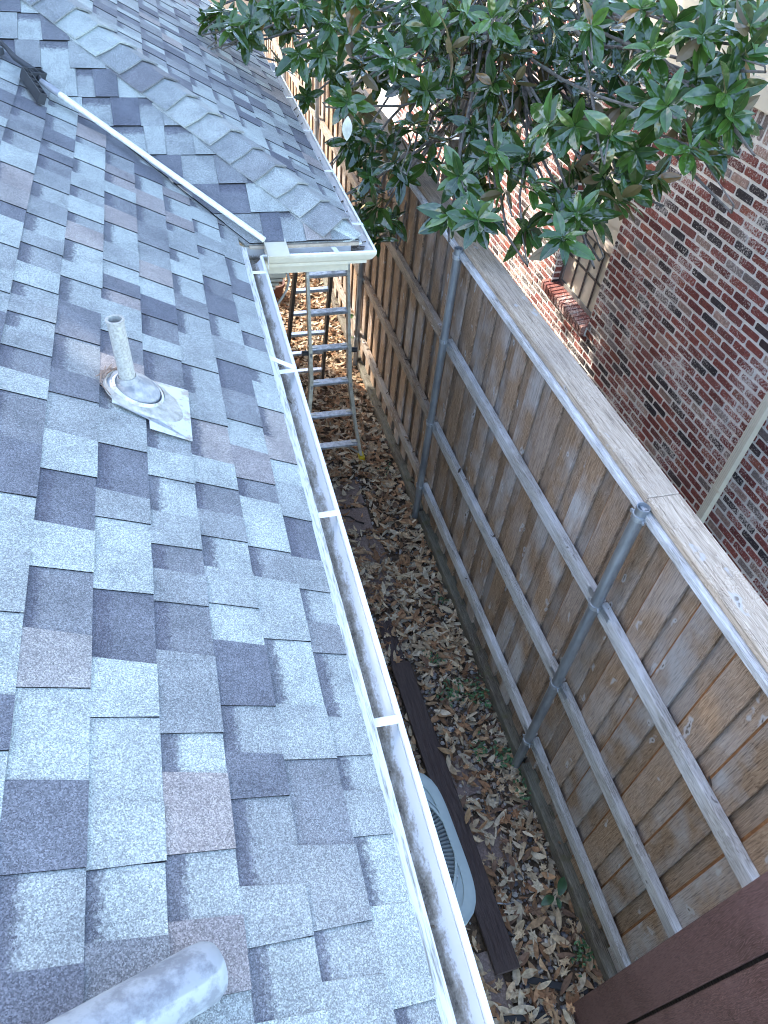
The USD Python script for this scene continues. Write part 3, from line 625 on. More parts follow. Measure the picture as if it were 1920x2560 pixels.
for y in posts[1:]:
    pst = obj('post', cat([ring((0, y, -.2), (0, 0, 1), .027, .030, 2.80, 26)]), galv, fence, 40)
    for z in (2.545, 1.90, 1.13, .42):
        c = A([0, y, z - .014])
        m = cat([ring(c, (0, 0, 1), .0302, .0345, .028, 22), bx(.030, .036, y - .012, y + .012, z - .014, z + .014),
                 bx(.0165, .0195, y - .105, y - .033, z - .018, z + .018), bx(.0165, .0195, y + .033, y + .105, z - .018, z + .018),
                 tube([(-.012, y - .052, z), (.0, y - .030, z)], .006, 8), tube([(-.018, y + .038, z), (.012, y + .036, z)], .006, 8), ring((-.020, y + .038, z), (1, 0, 0), .002, .011, .006, 6)])
        obj('clamp', m, bracket, pst)
# brown stained boards near the camera
bf = thing('brown_gate', 'reddish brown stained board gate standing upright in the bottom right corner', 'gate')
for k, (a, b) in enumerate(((-1.538, -1.357), (-1.735, -1.552), (-1.93, -1.749), (-2.13, -1.946))):
    m = bev(-.22, -.195, a, b, .0, 2.75, .003); tinted_obj('board', m, w_brown, bf, k*2.3, .6 + .2*(k % 2), .7)
tinted_obj('board', bev(-.193, .03, -1.372, -1.352, 0, 2.7, .002), w_brown, bf, 3.3, .15, 0)
tinted_obj('board', bx(-.1935, -.1925, -2.1, -1.375, .02, 2.6), w_plank, bf, 1.1, .0, 0)  # added dark sheet that stands in for the shade in the gaps
for z in (.4, 1.3, 2.3):
    tinted_obj('rail', bev(-.192, -.15, -2.13, -1.374, z, z + .09, .003), w_brown, bf, z, .2, .1)

# ------------------------------------------------------------------ neighbour's brick house
XB = 2.6
nh = thing('brick_house', 'neighbouring house of tumbled red brick with cream siding above', 'house')
wy0, wy1, wz0, wz1 = 4.45, 5.47, .60, 2.42
zt_wall = 3.03
parts = [bx(XB + .0055, XB + .12, -1, wy0, 0, zt_wall + .19), bx(XB + .0055, XB + .12, wy1, 14, 0, zt_wall + .19), bx(XB + .0055, XB + .12, wy0, wy1, 0, wz0), bx(XB + .0055, XB + .12, wy0, wy1, wz1, zt_wall + .19)]
wall_b = obj('brick_wall', cat(parts), mortar, nh)
BR = []
r = random.Random(33)
def brick_col(r):
    c = r.choice([(.175, .052, .042), (.15, .044, .038), (.19, .058, .045), (.16, .05, .042), (.12, .036, .033), (.21, .075, .052), (.14, .042, .036), (.18, .055, .045), (.036, .030, .033), (.05, .035, .035), (.165, .135, .125), (.16, .06, .052), (.25, .17, .14)])
    k = r.uniform(.8, 1.25); return tuple(x*k for x in c)
def brick(y0, y1, z0, z1, x=XB, d=.06):
    j = lambda a: r.uniform(-a, a)
    o = j(.0035); y0, y1, z0, z1 = y0 + abs(j(.004)), y1 - abs(j(.004)), z0 + abs(j(.003)), z1 - abs(j(.003))
    def oct_(xx, b, jit):
        c = [r.uniform(.004, .013) for _ in range(4)]; a, e, p, q_ = y0 + b, y1 - b, z0 + b, z1 - b
        pts = [(a + c[0], p), (e - c[1], p), (e, p + c[1]), (e, q_ - c[2]), (e - c[2], q_), (a + c[3], q_), (a, q_ - c[3]), (a, p + c[0])]
        return [[xx + j(.0006), u + j(jit), v + j(jit)] for u, v in pts]
    B_ = oct_(x + o + .006, 0, .0018); F_ = [[x + o + j(.001), (p[1]*.93 + .035*(y0 + y1)) if False else p[1] + (.004 if p[1] < (y0+y1)/2 else -.004), p[2] + (.004 if p[2] < (z0+z1)/2 else -.004)] for p in B_]
    E_ = [[x + d, p[1], p[2]] for p in B_]
    V = A(F_ + B_ + E_); F = [[0, k+1, k] for k in range(1, 7)]
    for k in (0, 8):
        for a in range(8):
            c = (a+1) % 8; F += [[k+a, k+c, k+8+c], [k+a, k+8+c, k+8+a]]
    return trimesh.Trimesh(V, F, process=False)
PITCH, ROWH, MO = .232, .081, .0165
nrow = int(zt_wall / ROWH)
for k in range(nrow):
    z = zt_wall - (k + 1) * ROWH
    y = -.6 + (PITCH/2 if k % 2 else 0)
    while y < 12.5:
        segs = [(y, y + PITCH - MO)]
        if z + ROWH > wz0 and z < wz1:
            segs = [(a, b) for a, b in ((y, min(y + PITCH - MO, wy0 - .002)), (max(y, wy1 + .002), y + PITCH - MO)) if b - a > .03]
        for a, b in segs:
            BR.append((brick(a, b, z, z + ROWH - MO), brick_col(r)))
        y += PITCH
y = -.6
while y < 12.5:                                             # soldier course
    BR.append((brick(y, y + .062, zt_wall + .002, zt_wall + .186), brick_col(r))); y += .078
for k in range(int((wz1 - wz0) / ROWH)):                    # far reveal of the window
    z = wz0 + k*ROWH
    m = brick(0, .1, z, z + ROWH - MO, 0, .05); m.apply_transform(trimesh.transformations.rotation_matrix(math.pi/2, (0, 0, 1)))
    m.apply_translation((XB + .112, wy1 - .004, 0)); BR.append((m, brick_col(r)))
BR.sort(key=lambda t: -eye_size(t[0]) * (1.0 if t[0].vertices[:, 2].mean() > 1.0 else .6))
for m, c in BR[:298]: obj('brick', m, brick_m, wall_b, data=np.tile(c, (len(m.vertices), 1)))
obj('more_bricks', cat([m for m, c in BR[298:]]), brick_m, wall_b, data=np.vstack([np.tile(c, (len(m.vertices), 1)) for m, c in BR[298:]]), kind='stuff')
# sill of rowlock bricks
sill = obj('window_sill', bx(XB - .02, XB + .13, wy0 - .02, wy1 + .04, wz0 - .10, wz0 + .012), mortar, nh)
y = wy0 - .015
while y < wy1 + .03:
    m = bev(-.075, .115, y, y + .064, wz0 - .085, wz0 + .028, .006); T = trimesh.transformations.rotation_matrix(-.14, (0, 1, 0), (XB, 0, wz0))
    m.apply_translation((XB, 0, 0)); m.apply_transform(T)
    c = A(r.choice([(.22, .085, .07), (.19, .07, .062), (.24, .11, .09)])); obj('brick', m, brick_m, sill, data=np.tile(c, (len(m.vertices), 1))); y += .076
# window in the lower part of the opening, lap siding above it
XR = XB + .10
win = obj('window', cat([bx(XR, XR + .05, wy0, wy0 + .05, wz0 + .03, 1.42), bx(XR, XR + .05, wy1 - .05, wy1, wz0 + .03, 1.42), bx(XR, XR + .05, wy0 + .05, wy1 - .05, wz0 + .03, wz0 + .085), bx(XR, XR + .05, wy0 + .05, wy1 - .05, 1.37, 1.42)]), frame_m, nh)
obj('pane', bx(XR + .028, XR + .033, wy0 + .05, wy1 - .05, wz0 + .085, 1.37), glassm, win)
for yy in np.linspace(wy0 + .05, wy1 - .05, 5)[1:-1]: obj('muntin', bx(XR + .012, XR + .026, yy - .010, yy + .010, wz0 + .085, 1.37), muntin_m, win)
for zz in (1.02,): obj('muntin', bx(XR + .0125, XR + .0255, wy0 + .05, wy1 - .05, zz - .011, zz + .011), muntin_m, win)
for k in range(9):
    z = wz0 + .10 + k*.083
    V = A([[XR + .045, wy0 + .052, z], [XR + .045, wy1 - .052, z], [XR + .075, wy1 - .052, z + .080], [XR + .075, wy0 + .052, z + .080]])
    obj('blind_slat', (np.vstack([V, V + A([.003, 0, 0])]), A([[0, 1, 2], [0, 2, 3], [4, 6, 5], [4, 7, 6], [3, 2, 6], [3, 6, 7]])), blind_m, win)
obj('head_trim', bev(XB + .055, XB + .16, wy0, wy1, 1.42, 1.50, .003), plain('head_trim_m', (.50, .42, .34), rough=.6, spot=.1), nh)
obj('siding_panel', lap_wall(XR + .03, wy0, wy1, 1.50, wz1, -1), siding, nh)
obj('window_backing', bx(XR + .12, XR + .13, wy0, wy1, wz0, 1.5), ac_dark, nh)
# frieze and siding above the brick
obj('frieze', bev(XB - .03, XB + .1, -1, 14, zt_wall + .192, zt_wall + .37, .004), siding, nh)
obj('upper_siding', lap_wall(XB + .02, -1, 14, zt_wall + .37, 4.4, -1), siding, nh)
obj('rear_mass', bx(XB + .125, 9, -1, 14, 0, 4.4), siding, nh, label='body of the neighbouring house')
obj('roof', trimesh.convex.convex_hull(A([[XB - .3, -1.4, 4.41], [9.4, -1.4, 4.41], [XB - .3, 14.4, 4.41], [9.4, 14.4, 4.41], [5.8, 2, 6.0], [5.8, 11, 6.0]])), shingle, nh, data=np.tile([-1., .4, 0], (6, 1)))
# ribbed downspout
ds = []
prof = []
wd, dp = .078, .058
for k in range(9):
    t = k/8; prof.append((-wd/2 + wd*t, -dp/2 - (.004 if k % 2 else 0)))
prof += [(wd/2, dp/2), (-wd/2, dp/2)]
V = [[XB - .045 + b, 1.76 + a, z] for z in (.15, 3.2) for a, b in prof]; n = len(prof)
F = [f for i in range(n) for f in ([i, (i+1) % n, n + (i+1) % n], [i, n + (i+1) % n, n + i])]
m = trimesh.Trimesh(A(V), F, process=False); m.fix_normals()
dsp = thing('downspout', 'ribbed cream downspout standing against the brick wall', 'downspout')
obj('pipe', m, cream, dsp)
for z in (.6, 2.0, 3.0): obj('strap', bx(XB - .079, XB - .0765, 1.70, 1.82, z, z + .025), cream, dsp)

# ------------------------------------------------------------------ ladder (A-frame under the short gutter)
lad = thing('ladder', 'aluminium folding ladder standing open on the leaves under the short gutter', 'ladder')
FP = lambda x, z: A([x, 3.285 + .30*z, z])
def xr(z, s):
    fl = max(0, (.86 - z)) ** 1.25 * .15
    cx = -.605 + .012*z
    return cx + s*(.178 + fl)
zs = [0.06, .2, .4, .6, .75, .86, 1.1, 1.5, 1.84, 2.12]
def rail_mesh(pts, w, dpt, fwd):
    V, F = [], []; fwd = A(fwd, float)
    for p in pts:
        V += [p + A([sx*w/2, 0, 0]) + fwd*sy*dpt/2 for sx, sy in ((-1, -1), (1, -1), (1, 1), (-1, 1))]
    for i in range(len(pts)-1):
        for j in range(4):
            k = (j+1) % 4; F += [[4*i+j, 4*i+k, 4*i+4+k], [4*i+j, 4*i+4+k, 4*i+4+j]]
    e = 4*(len(pts)-1); F += [[0, 2, 1], [0, 3, 2], [e, e+1, e+2], [e, e+2, e+3]]
    m = trimesh.Trimesh(A(V), F, process=False); m.fix_normals(); return m
fw = A([0, 1, -.30]); fw /= np.linalg.norm(fw)
for s in (-1, 1):
    rl = obj('rail', rail_mesh([FP(xr(z, s), z) for z in zs], .026, .07, fw), alu, lad)
    obj('outer_sleeve', rail_mesh([FP(xr(z, s) + s*.002, z) - fw*.002 for z in (.5, .75, .86, 1.0, 1.16)], .034, .076, fw), alu, rl)
    for z in (.5, .79, 1.08): obj('rivet_plate', bx(-.008, .008, -.003, .003, -.022, .022).apply_translation(FP(xr(z, s), z) - fw*.041), alu_rung, rl)
    obj('foot', bev(-.027, .027, -.05, .05, -.045, .045, .006).apply_translation(FP(xr(.05, s), .048)), yellow, lad)
    obj('lock_knob', tube([FP(xr(1.10, s) + s*.02, 1.10), FP(xr(1.10, s) + s*.075, 1.10)], .024, 10), black_pl, lad)
for k in range(7):
    z = .205 + .308*k
    a, b = FP(xr(z, -1) + .012, z), FP(xr(z, 1) - .012, z + .006)
    m = cat([bar(a, b, .072, .030, up=(0, 0, 1), b=.004)] + [bar(a + A([0, dy, .0155]), b + A([0, dy, .0155]), .006, .005) for dy in (-.028, -.014, .0, .014, .028)])
    obj('rung', m, alu_rung, lad)
    if k < 4:
        obj('rung_flare', bar(a, a + A([.06, 0, 0]), .030, .046, b=.003), alu, lad); obj('rung_flare', bar(b - A([.06, 0, 0]), b, .030, .046, b=.003), alu, lad)
a = FP(xr(.2, 1) - .12, .19); obj('brace', bar(a, FP(xr(.07, 1), .09), .02, .012), alu, lad)
RP = lambda x, z: A([x, 3.285 + .30*2.06 + .04 + .34*(2.06 - z), z])
for s in (-1, 1):
    obj('rear_rail', rail_mesh([RP(-.655 + s*(.150 + .03*(2.06 - z)), z) for z in (.05, .5, 1.0, 1.5, 2.04)], .028, .075, A([0, 1, .34])/1.056), alu_dark, lad)
    obj('rear_foot', bev(-.022, .022, -.05, .05, -.04, .04, .005).apply_translation(RP(-.655 + s*.21, .045)), black_pl, lad)
    obj('hinge', tube([A([-.585 + s*.13, 3.925, 2.06]), A([-.585 + s*.2, 3.925, 2.06])], .05, 14), black_pl, lad)
for k in range(6):
    z = .25 + .29*k; w = .150 + .03*(2.06 - z)
    obj('rear_rung', bar(RP(-.655 - w, z), RP(-.655 + w, z + .006), .055, .028, b=.004), alu_rung, lad)

# ------------------------------------------------------------------ electrical box on the wing wall, cable, pot
eb = thing('utility_box', 'cream utility box on the wall behind the ladder, seen below the short gutter', 'utility box')
obj('cabinet', bev(-1.37, -.975, 3.6, 4.1, 1.84, 2.55, .006), cream, eb)
obj('side_cover', bev(-1.368, -1.075, 3.585, 3.5985, 1.86, 2.54, .003), siding, eb)
obj('lower_flange', cat([bev(-1.37, -1.0, 3.62, 4.0, 1.80, 1.822, .003), bev(-1.37, -1.03, 3.63, 3.98, 1.76, 1.782, .003), bev(-1.37, -1.06, 3.64, 3.96, 1.72, 1.742, .003)]), cream, eb)
cp = [A([-.955, 3.66, 1.86]), A([-.945, 3.64, 1.80]), A([-.97, 3.6, 1.74]), A([-1.03, 3.56, 1.67]), A([-1.10, 3.54, 1.60]), A([-1.2, 3.54, 1.52]), A([-1.36, 3.6, 1.46])]
obj('cable', tube(cp, .010, 8), cable_m, eb, True)
pot = thing('flower_pot', 'small terracotta pot on the leaves beyond the ladder', 'pot')
obj('pot_body', lathe([(.0, .0), (.085, .0), (.12, .2), (.135, .2), (.135, .24), (.115, .24), (.10, .05), (0, .05)], (-.68, 6.55, .0)), terra, pot, 40)
obj('pot_soil', lathe([(.0, .19), (.11, .19), (.11, .17)], (-.68, 6.55, .0), n=16), soil, pot)

# ------------------------------------------------------------------ air conditioner
ac = thing('ac_unit', 'grey green air conditioner unit with round louvred top half under the gutter', 'air conditioner')
def octo(x0, x1, y0, y1, c):
    cx, cy, a_, b_ = (x0 + x1)/2, (y0 + y1)/2, (x1 - x0)/2, (y1 - y0)/2; P_ = []
    for t in np.linspace(0, 2*math.pi, 65)[:-1]:
        u_, v_ = math.cos(t), math.sin(t); k_ = (abs(u_)**4.6 + abs(v_)**4.6)**(-1/4.6); P_.append((cx + a_*k_*u_ + .05*b_*k_*v_*-1, cy + b_*k_*v_ + .05*a_*k_*u_))
    return Polygon(P_)
def octo_straight(x0, x1, y0, y1, c):
    return Polygon([(x0 + c, y0), (x1 - c, y0), (x1, y0 + c), (x1, y1 - c), (x1 - c, y1), (x0 + c, y1), (x0, y1 - c), (x0, y0 + c)])
AX, AY, AZ = -1.165, -.575, .74
def rounded(x0, x1, y0, y1, c): return octo(x0, x1, y0, y1, c).buffer(.03).buffer(-.03, join_style=1)
body = trimesh.creation.extrude_polygon(octo(-1.56, -.77, -.97, -.18, .12), .60); body.apply_translation((0, 0, .06)); obj('body', body, ac_m, ac)
lip = trimesh.creation.extrude_polygon(octo(-1.60, -.735, -1.01, -.145, .13).difference(Polygon([(AX + .385*math.cos(t), AY + .385*math.sin(t)) for t in np.linspace(0, 6.283, 49)[:-1]])), .06, engine='earcut')
lip.apply_translation((0, 0, .672)); obj('top_panel', lip, ac_m, ac)
edge = trimesh.creation.extrude_polygon(octo(-1.585, -.75, -.995, -.16, .125).difference(octo(-1.545, -.79, -.955, -.20, .105)), .012, engine='earcut'); edge.apply_translation((0, 0, .7325)); obj('rim', edge, ac_m, ac)
obj('grille_ring', cat([ring((AX, AY, .733), (0, 0, 1), .385, .397, .009, 64), ring((AX, AY, .733), (0, 0, 1), .405, .411, .006, 64)]), ac_m, ac)
obj('fan_well', lathe([(.0, .64), (.384, .64), (.384, .70)], (AX, AY, 0), n=48), ac_dark, ac)
for k in range(110):
    t = 2*math.pi*k/110; c, s = math.cos(t), math.sin(t)
    if c < -.35: continue
    obj('louvre', bar((AX + .15*c, AY + .15*s, .724), (AX + .39*c, AY + .39*s, .722), .009, .022, up=(-s*.5, c*.5, .85)), ac_fin, ac)
obj('hub', lathe([(.0, .745), (.12, .742), (.155, .73), (.155, .71)], (AX, AY, 0), n=36), ac_m, ac, 40)
for t in (.3, -.45, -1.0): obj('screw', lathe([(.0, .006), (.006, .004), (.007, 0)], (AX + .402*math.cos(t), AY + .402*math.sin(t), .732), n=10), bracket, ac)
wp = [A([-.75, -.62, .30]), A([-.70, -.70, .12]), A([-.62, -.745, .075]), A([-.553, -.756, .070]), A([-.50, -.785, .078]), A([-.438, -.784, .050]), A([-.38, -.80, .035]), A([-.342, -.797, .03]), A([-.30, -.79, .012])]
tag(obj('loose_wire', tube(wp, .0045, 6), wire_m, smooth=True), 'thin grey wire running from the air conditioner across the brown plank', 'wire')

# ------------------------------------------------------------------ planks, pavers, edging
pl = bar((-.578, .93, .075), (-.518, -1.13, .065), .148, .034, b=.004)
tinted_obj('plank', pl, w_plank, None, 2.2, .6, .3, label='long dark brown plank lying on the gravel beside the air conditioner', cat='plank', group='dark planks on the ground')
pl = cat([bar((-.595, 1.345, .052), (-.575, .78, .05), .115, .03, b=.004), bar((-.548, 1.34, .070), (-.53, .80, .068), .006, .006), bar((-.575, 1.34, .070), (-.557, .80, .068), .006, .006)])
tinted_obj('plank', pl, w_plank, None, 6.1, .8, .6, label='short grooved dark board end lying above the long brown plank', cat='plank', group='dark planks on the ground')
r = random.Random(4)
pav = [(-.585, 2.86, .33, .02, 'farthest pinkish concrete paver half buried in leaves near the ladder'), (-.57, 2.50, .31, -.03, 'clean square pinkish concrete paver with a twig on it, under the long gutter'),
       (-.54, 2.13, .31, .05, 'pinkish concrete paver under dry leaves between the twig paver and the planks'), (-.53, 1.74, .30, .08, 'mostly buried concrete paver just beyond the grooved board'),
       (-.40, -.42, .30, .04, 'concrete paver peeping out right of the brown plank by the air conditioner'), (-.70, -1.16, .32, .03, 'concrete paver left of the near end of the brown plank'), (-.42, .02, .28, .1, 'leaf covered concrete paver right of the brown plank, near the first post')]
for x, y, s, a, lb in pav:
    m = bev(-s/2, s/2, -s/2, s/2, -.03, .022, .006); m.apply_transform(trimesh.transformations.rotation_matrix(a, (0, 0, 1))); m.apply_translation((x, y, .004 if 'peeping' not in lb and 'leaf covered' not in lb else -.004))
    obj('paver', m, paver_m, label=lb, cat='paver', group='concrete pavers in the side yard')
tw = [A([-.66, 2.56, .036]), A([-.60, 2.53, .040]), A([-.55, 2.47, .036]), A([-.49, 2.43, .038])]
tag(obj('stick', tube(tw, [.006, .008, .007, .009], 7), plain('stick_m', (.04, .03, .025), rough=.9), smooth=True), 'dark broken stick lying on the square paver', 'stick')
obj('edging', bar((-.42, -1.185, .02), (-.10, -1.325, .02), .035, .05, b=.004), rubber, label='black edging strip at the foot of the fence end', cat='edging', group='black edging strips')
obj('edging', bar((-.72, -1.31, .02), (-.34, -1.375, .02), .03, .05, b=.004), rubber, label='black edging strip at the very bottom beside the gutter', cat='edging', group='black edging strips')

# ------------------------------------------------------------------ leaf litter and pebbles
def inst(meshes, N, place, cols, seed):
    rg = np.random.default_rng(seed); V, F, Cc = [], [], []; o = 0
    for i in range(N):
        v, f = meshes[rg.integers(len(meshes))]
        M, t = place(rg); v = v @ M.T + t
        V.append(v); F.append(f + o); o += len(v); c = cols[rg.integers(len(cols))]
        Cc.append(np.tile(A(c) * rg.uniform(.7, 1.25), (len(v), 1)))
    return trimesh.Trimesh(np.vstack(V), np.vstack(F), process=False), np.vstack(Cc)
def dryleaf(L, W, curl, bend, seed):
    rg = np.random.default_rng(seed); V, F = [], []
    st = np.linspace(0, 1, 6)
    for t in st:
        w = W * math.sin(math.pi * min(1, t*.93 + .05)) ** .8
        zc = bend * (t - .5) ** 2 * 4; tw = rg.normal(0, .05)
        for s in (-1, 0, 1): V.append([ (t-.5)*L, s*w/2*(1 - .25*curl*abs(s)), zc + curl*w*.45*abs(s) + tw*s*W*.5])
    for i in range(5):
        for j in (0, 1): a = i*3+j; F += [[a, a+1, a+4], [a, a+4, a+3]]
    return A(V), A(F)
DL = [dryleaf(rng.uniform(.07, .15), rng.uniform(.025, .05), rng.uniform(-.3, 1.), rng.uniform(-.02, .03), 100 + i) for i in range(14)]
def lobed(seed):
    rg = np.random.default_rng(seed); n = 14; L = rg.uniform(.07, .11)
    V = [[0, 0, .004]]
    for k in range(n):
        t = 2*math.pi*k/n; rr = (1. if k % 2 == 0 else .55) * rg.uniform(.8, 1.1); V.append([L*.55*rr*math.cos(t), L*.36*rr*math.sin(t), rg.uniform(-.004, .016)])
    return A(V), A([[0, 1+k, 1+(k+1) % n] for k in range(n)])
DL += [lobed(200 + i) for i in range(5)]
def euler(rg, tilt):
    a = rg.uniform(0, 6.283); M = trimesh.transformations.euler_matrix(rg.normal(0, tilt), rg.normal(0, tilt), a)[:3, :3]; return M
def hgt(x, y):
    return 0.03 if (abs(x + .548) < .07 and -1.1 < y < .9) else 0
def place_leaf(rg):
    while True:
        x, y = rg.uniform(-1.3, .05), rg.uniform(-1.6, 7.5)
        onp = abs(x + .548) < .085 and -1.15 < y < .95
        if onp: continue
        if abs(x + .56) < .17 and rg.random() < (.94 if 2.34 < y < 2.66 else .72 if 2.70 < y < 3.03 else .45 if 1.98 < y < 2.29 else 0): continue
        if y < .9 and rg.random() < .34: continue
        if x < -.735 and -1.0 < y < -.15: continue
        break
    k = rg.uniform(.62, 1.1)
    return euler(rg, .24) * k, A([x, y, rg.uniform(.018, .062) + (.01 if y > .9 else 0)])
lc = [(.45, .29, .165), (.50, .37, .24), (.38, .215, .115), (.55, .44, .30), (.32, .17, .09), (.58, .49, .36), (.43, .25, .135), (.20, .12, .08), (.52, .39, .25), (.55, .46, .34)]
m, c = inst(DL, 7200, place_leaf, lc, 41)
def place_bit(rg):
    M, t = place_leaf(rg); return M*rg.uniform(.25, .55), t - A([0, 0, .012])
m2, c2 = inst(DL, 5200, place_bit, [(.30, .19, .11), (.24, .14, .08), (.38, .27, .17), (.18, .11, .07), (.45, .35, .24)], 43)
m, c = cat([m, m2]), np.vstack([c, c2])
obj('fallen_leaves', m, litter_m, smooth=False, data=c, kind='stuff', label='dry brown fallen leaves covering the side yard', cat='leaf litter')
PB = []
for i in range(6):
    s = trimesh.creation.icosphere(1); v = s.vertices * A([rng.uniform(.8, 1.3), rng.uniform(.7, 1.), rng.uniform(.45, .7)]) * (1 + rng.normal(0, .05, (len(s.vertices), 1))); PB.append((v, s.faces))
def place_peb(rg):
    while True:
        x, y = rg.uniform(-1.2, .02), rg.uniform(-1.6, 3.6)
        if abs(x + .548) < .08 and -1.15 < y < .95: continue
        if y > 1.6 and rg.random() < .6: continue
        break
    k = rg.choice([.006, .008, .011, .014, .018, .021], p=[.2, .25, .25, .17, .09, .04])
    return euler(rg, .3) * k, A([x, y, .004 + k*.35])
pc = [(.42, .40, .37), (.30, .28, .26), (.20, .19, .19), (.38, .35, .31), (.26, .19, .16), (.12, .12, .14), (.45, .42, .38), (.24, .17, .15), (.33, .27, .22)]
m, c = inst(PB, 6500, place_peb, pc, 42)
obj('pebbles', m, pebble_m, smooth=True, data=c, kind='stuff', label='small rounded pebbles between the fallen leaves', cat='gravel')
for (x, y, a, lb) in ((-.47, .18, .6, 'single tan dry leaf lying on the long brown plank'), (-.462, -.27, -.9, 'curled tan dry leaf on the edge of the brown plank beside the air conditioner')):
    v, f = dryleaf(.11, .042, .5, .012, int(abs(x*1000))); v = v @ trimesh.transformations.rotation_matrix(a + 1.9, (0, 0, 1))[:3, :3].T + A([x, y, .098])
    obj('dry_leaf', (v, f), litter_m, data=np.tile((.40, .26, .14), (len(v), 1)), label=lb, cat='leaf', group='dry leaves on the brown plank')

rb = []
def place_rail(rg):
    y = rg.uniform(-1.2, 7.0); z = rg.choice([1.90, 1.15, .465, .148], p=[.22, .3, .28, .2]) + .006
    if y < 2.4 and rg.random() < .75: y = rg.uniform(2.6, 7)
    return euler(rg, .3) * rg.uniform(.2, .5), A([rg.uniform(.028, .06), y, z])
m, c = inst(DL, 170, place_rail, [(.12, .08, .055), (.24, .15, .09), (.08, .06, .045)], 47)
obj('leaf_bits', m, litter_m, data=c, kind='stuff', label='dark dry leaf bits caught on top of the fence rails', cat='leaf litter')

# ------------------------------------------------------------------ weeds
def weed(name, x, y, n, spread, L, h, lb, col=(.05, .12, .045), seed=1, z0=0.0, group=None):
    r = random.Random(seed); w = thing(name, lb, 'plant', group); V, F, Cc = [], [], []; o = 0; stems = []
    for i in range(n):
        px, py = x + r.gauss(0, spread), y + r.gauss(0, spread); pz = z0 + r.uniform(.3, 1)*h + (.035 if z0 == 0 and h < .3 else 0)
        v, f = dryleaf(L*r.uniform(.7, 1.2), L*.5*r.uniform(.8, 1.2), .2, -.004, i + seed*50)
        M = trimesh.transformations.euler_matrix(r.gauss(0, .35), r.gauss(0, .35), r.uniform(0, 6.28))[:3, :3]; v = v @ M.T + A([px, py, pz])
        V.append(v); F.append(f + o); o += len(v); Cc.append(np.tile(A(col)*r.uniform(.6, 1.5), (len(v), 1)))
        if i % 3 == 0: stems.append(tube([(x + (px-x)*.3, y + (py-y)*.3, z0), (px, py, pz)], .0015, 4))
    obj('stem', cat(stems), weed_m, w, data=np.tile((.06, .08, .03), (sum(len(s.vertices) for s in stems), 1)))
    obj('foliage', (np.vstack(V), np.vstack(F)), weed_m, w, data=np.vstack(Cc))
for i, (x, y, n, sp, L, h, lb) in enumerate([
    (-.27, .64, 26, .055, .028, .05, 'low green weed in the middle of the leaf litter'), (-.05, .55, 34, .07, .028, .07, 'green weed clump against the fence timber'),
    (-.19, .14, 18, .04, .026, .06, 'small weed left of the nearest steel post'), (-.06, .06, 22, .045, .03, .05, 'weed at the foot of the nearest steel post'),
    (.0, -.20, 24, .05, .028, .10, 'weed growing over the fence timber just nearer than the post'), (-.31, .93, 14, .04, .026, .04, 'wispy weed right of the grooved board'),
    (-.05, -1.14, 20, .045, .026, .08, 'weed in the corner before the brown gate'), (-.05, 1.45, 12, .04, .025, .04, 'tiny weed near the fence timber beyond the weed clump'),
    (-.10, 3.1, 8, .04, .025, .05, 'tiny weed at the fence foot right of the ladder')]):
    weed('weed', x, y, int(n*1.7), sp, L*1.15, h, lb, seed=i + 1, group='weeds growing through the leaf litter')
sd = thing('seedling', 'seedling with three large dark green leaves by the fence timber', 'plant')
for k, (x, y, a, L) in enumerate(((-.04, -.80, .9, .115), (-.16, -.855, 3.4, .10), (-.10, -.885, 4.6, .06))):
    v, f = dryleaf(L, L*.55, .25, -.012, 900 + k); v = v @ trimesh.transformations.rotation_matrix(a, (0, 0, 1))[:3, :3].T + A([x, y, .12])
    obj('leaf', (v, f), weed_m, sd, True, data=np.tile((.035, .085, .035), (len(v), 1)))
obj('stem', tube([(-.10, -.83, 0), (-.10, -.835, .12)], .003, 5), weed_m, sd, data=np.tile((.07, .10, .04), (12, 1)))
weed('creeper', .0, 5.0, 18, .09, .05, .75, 'green creeper climbing the far fence behind the ladder', col=(.07, .14, .03), seed=30)

# ------------------------------------------------------------------ magnolia
tree = thing('magnolia_tree', 'glossy dark green magnolia leaning over the fence from the far right', 'tree')
T0 = [A([1.16, 5.85, 0]), A([1.15, 5.8, 1.2]), A([1.17, 5.72, 2.2]), A([1.2, 5.45, 3.2]), A([1.15, 5.1, 4.2]), A([1.0, 4.9, 5.4])]
def smoothpath(p, n):
    p = A(p); t = np.linspace(0, 1, len(p)); from scipy.interpolate import CubicSpline
    return CubicSpline(t, p)(np.linspace(0, 1, n))
TP_ = smoothpath(T0, 26)
obj('trunk', tube(TP_, np.linspace(.085, .03, 26) * (1 + .06*rng.normal(size=26)), 14), bark, tree, True)
WH = []   # (u, v, depth, leaf size, tone)
def W(*l):
    for t in l: WH.append(t)
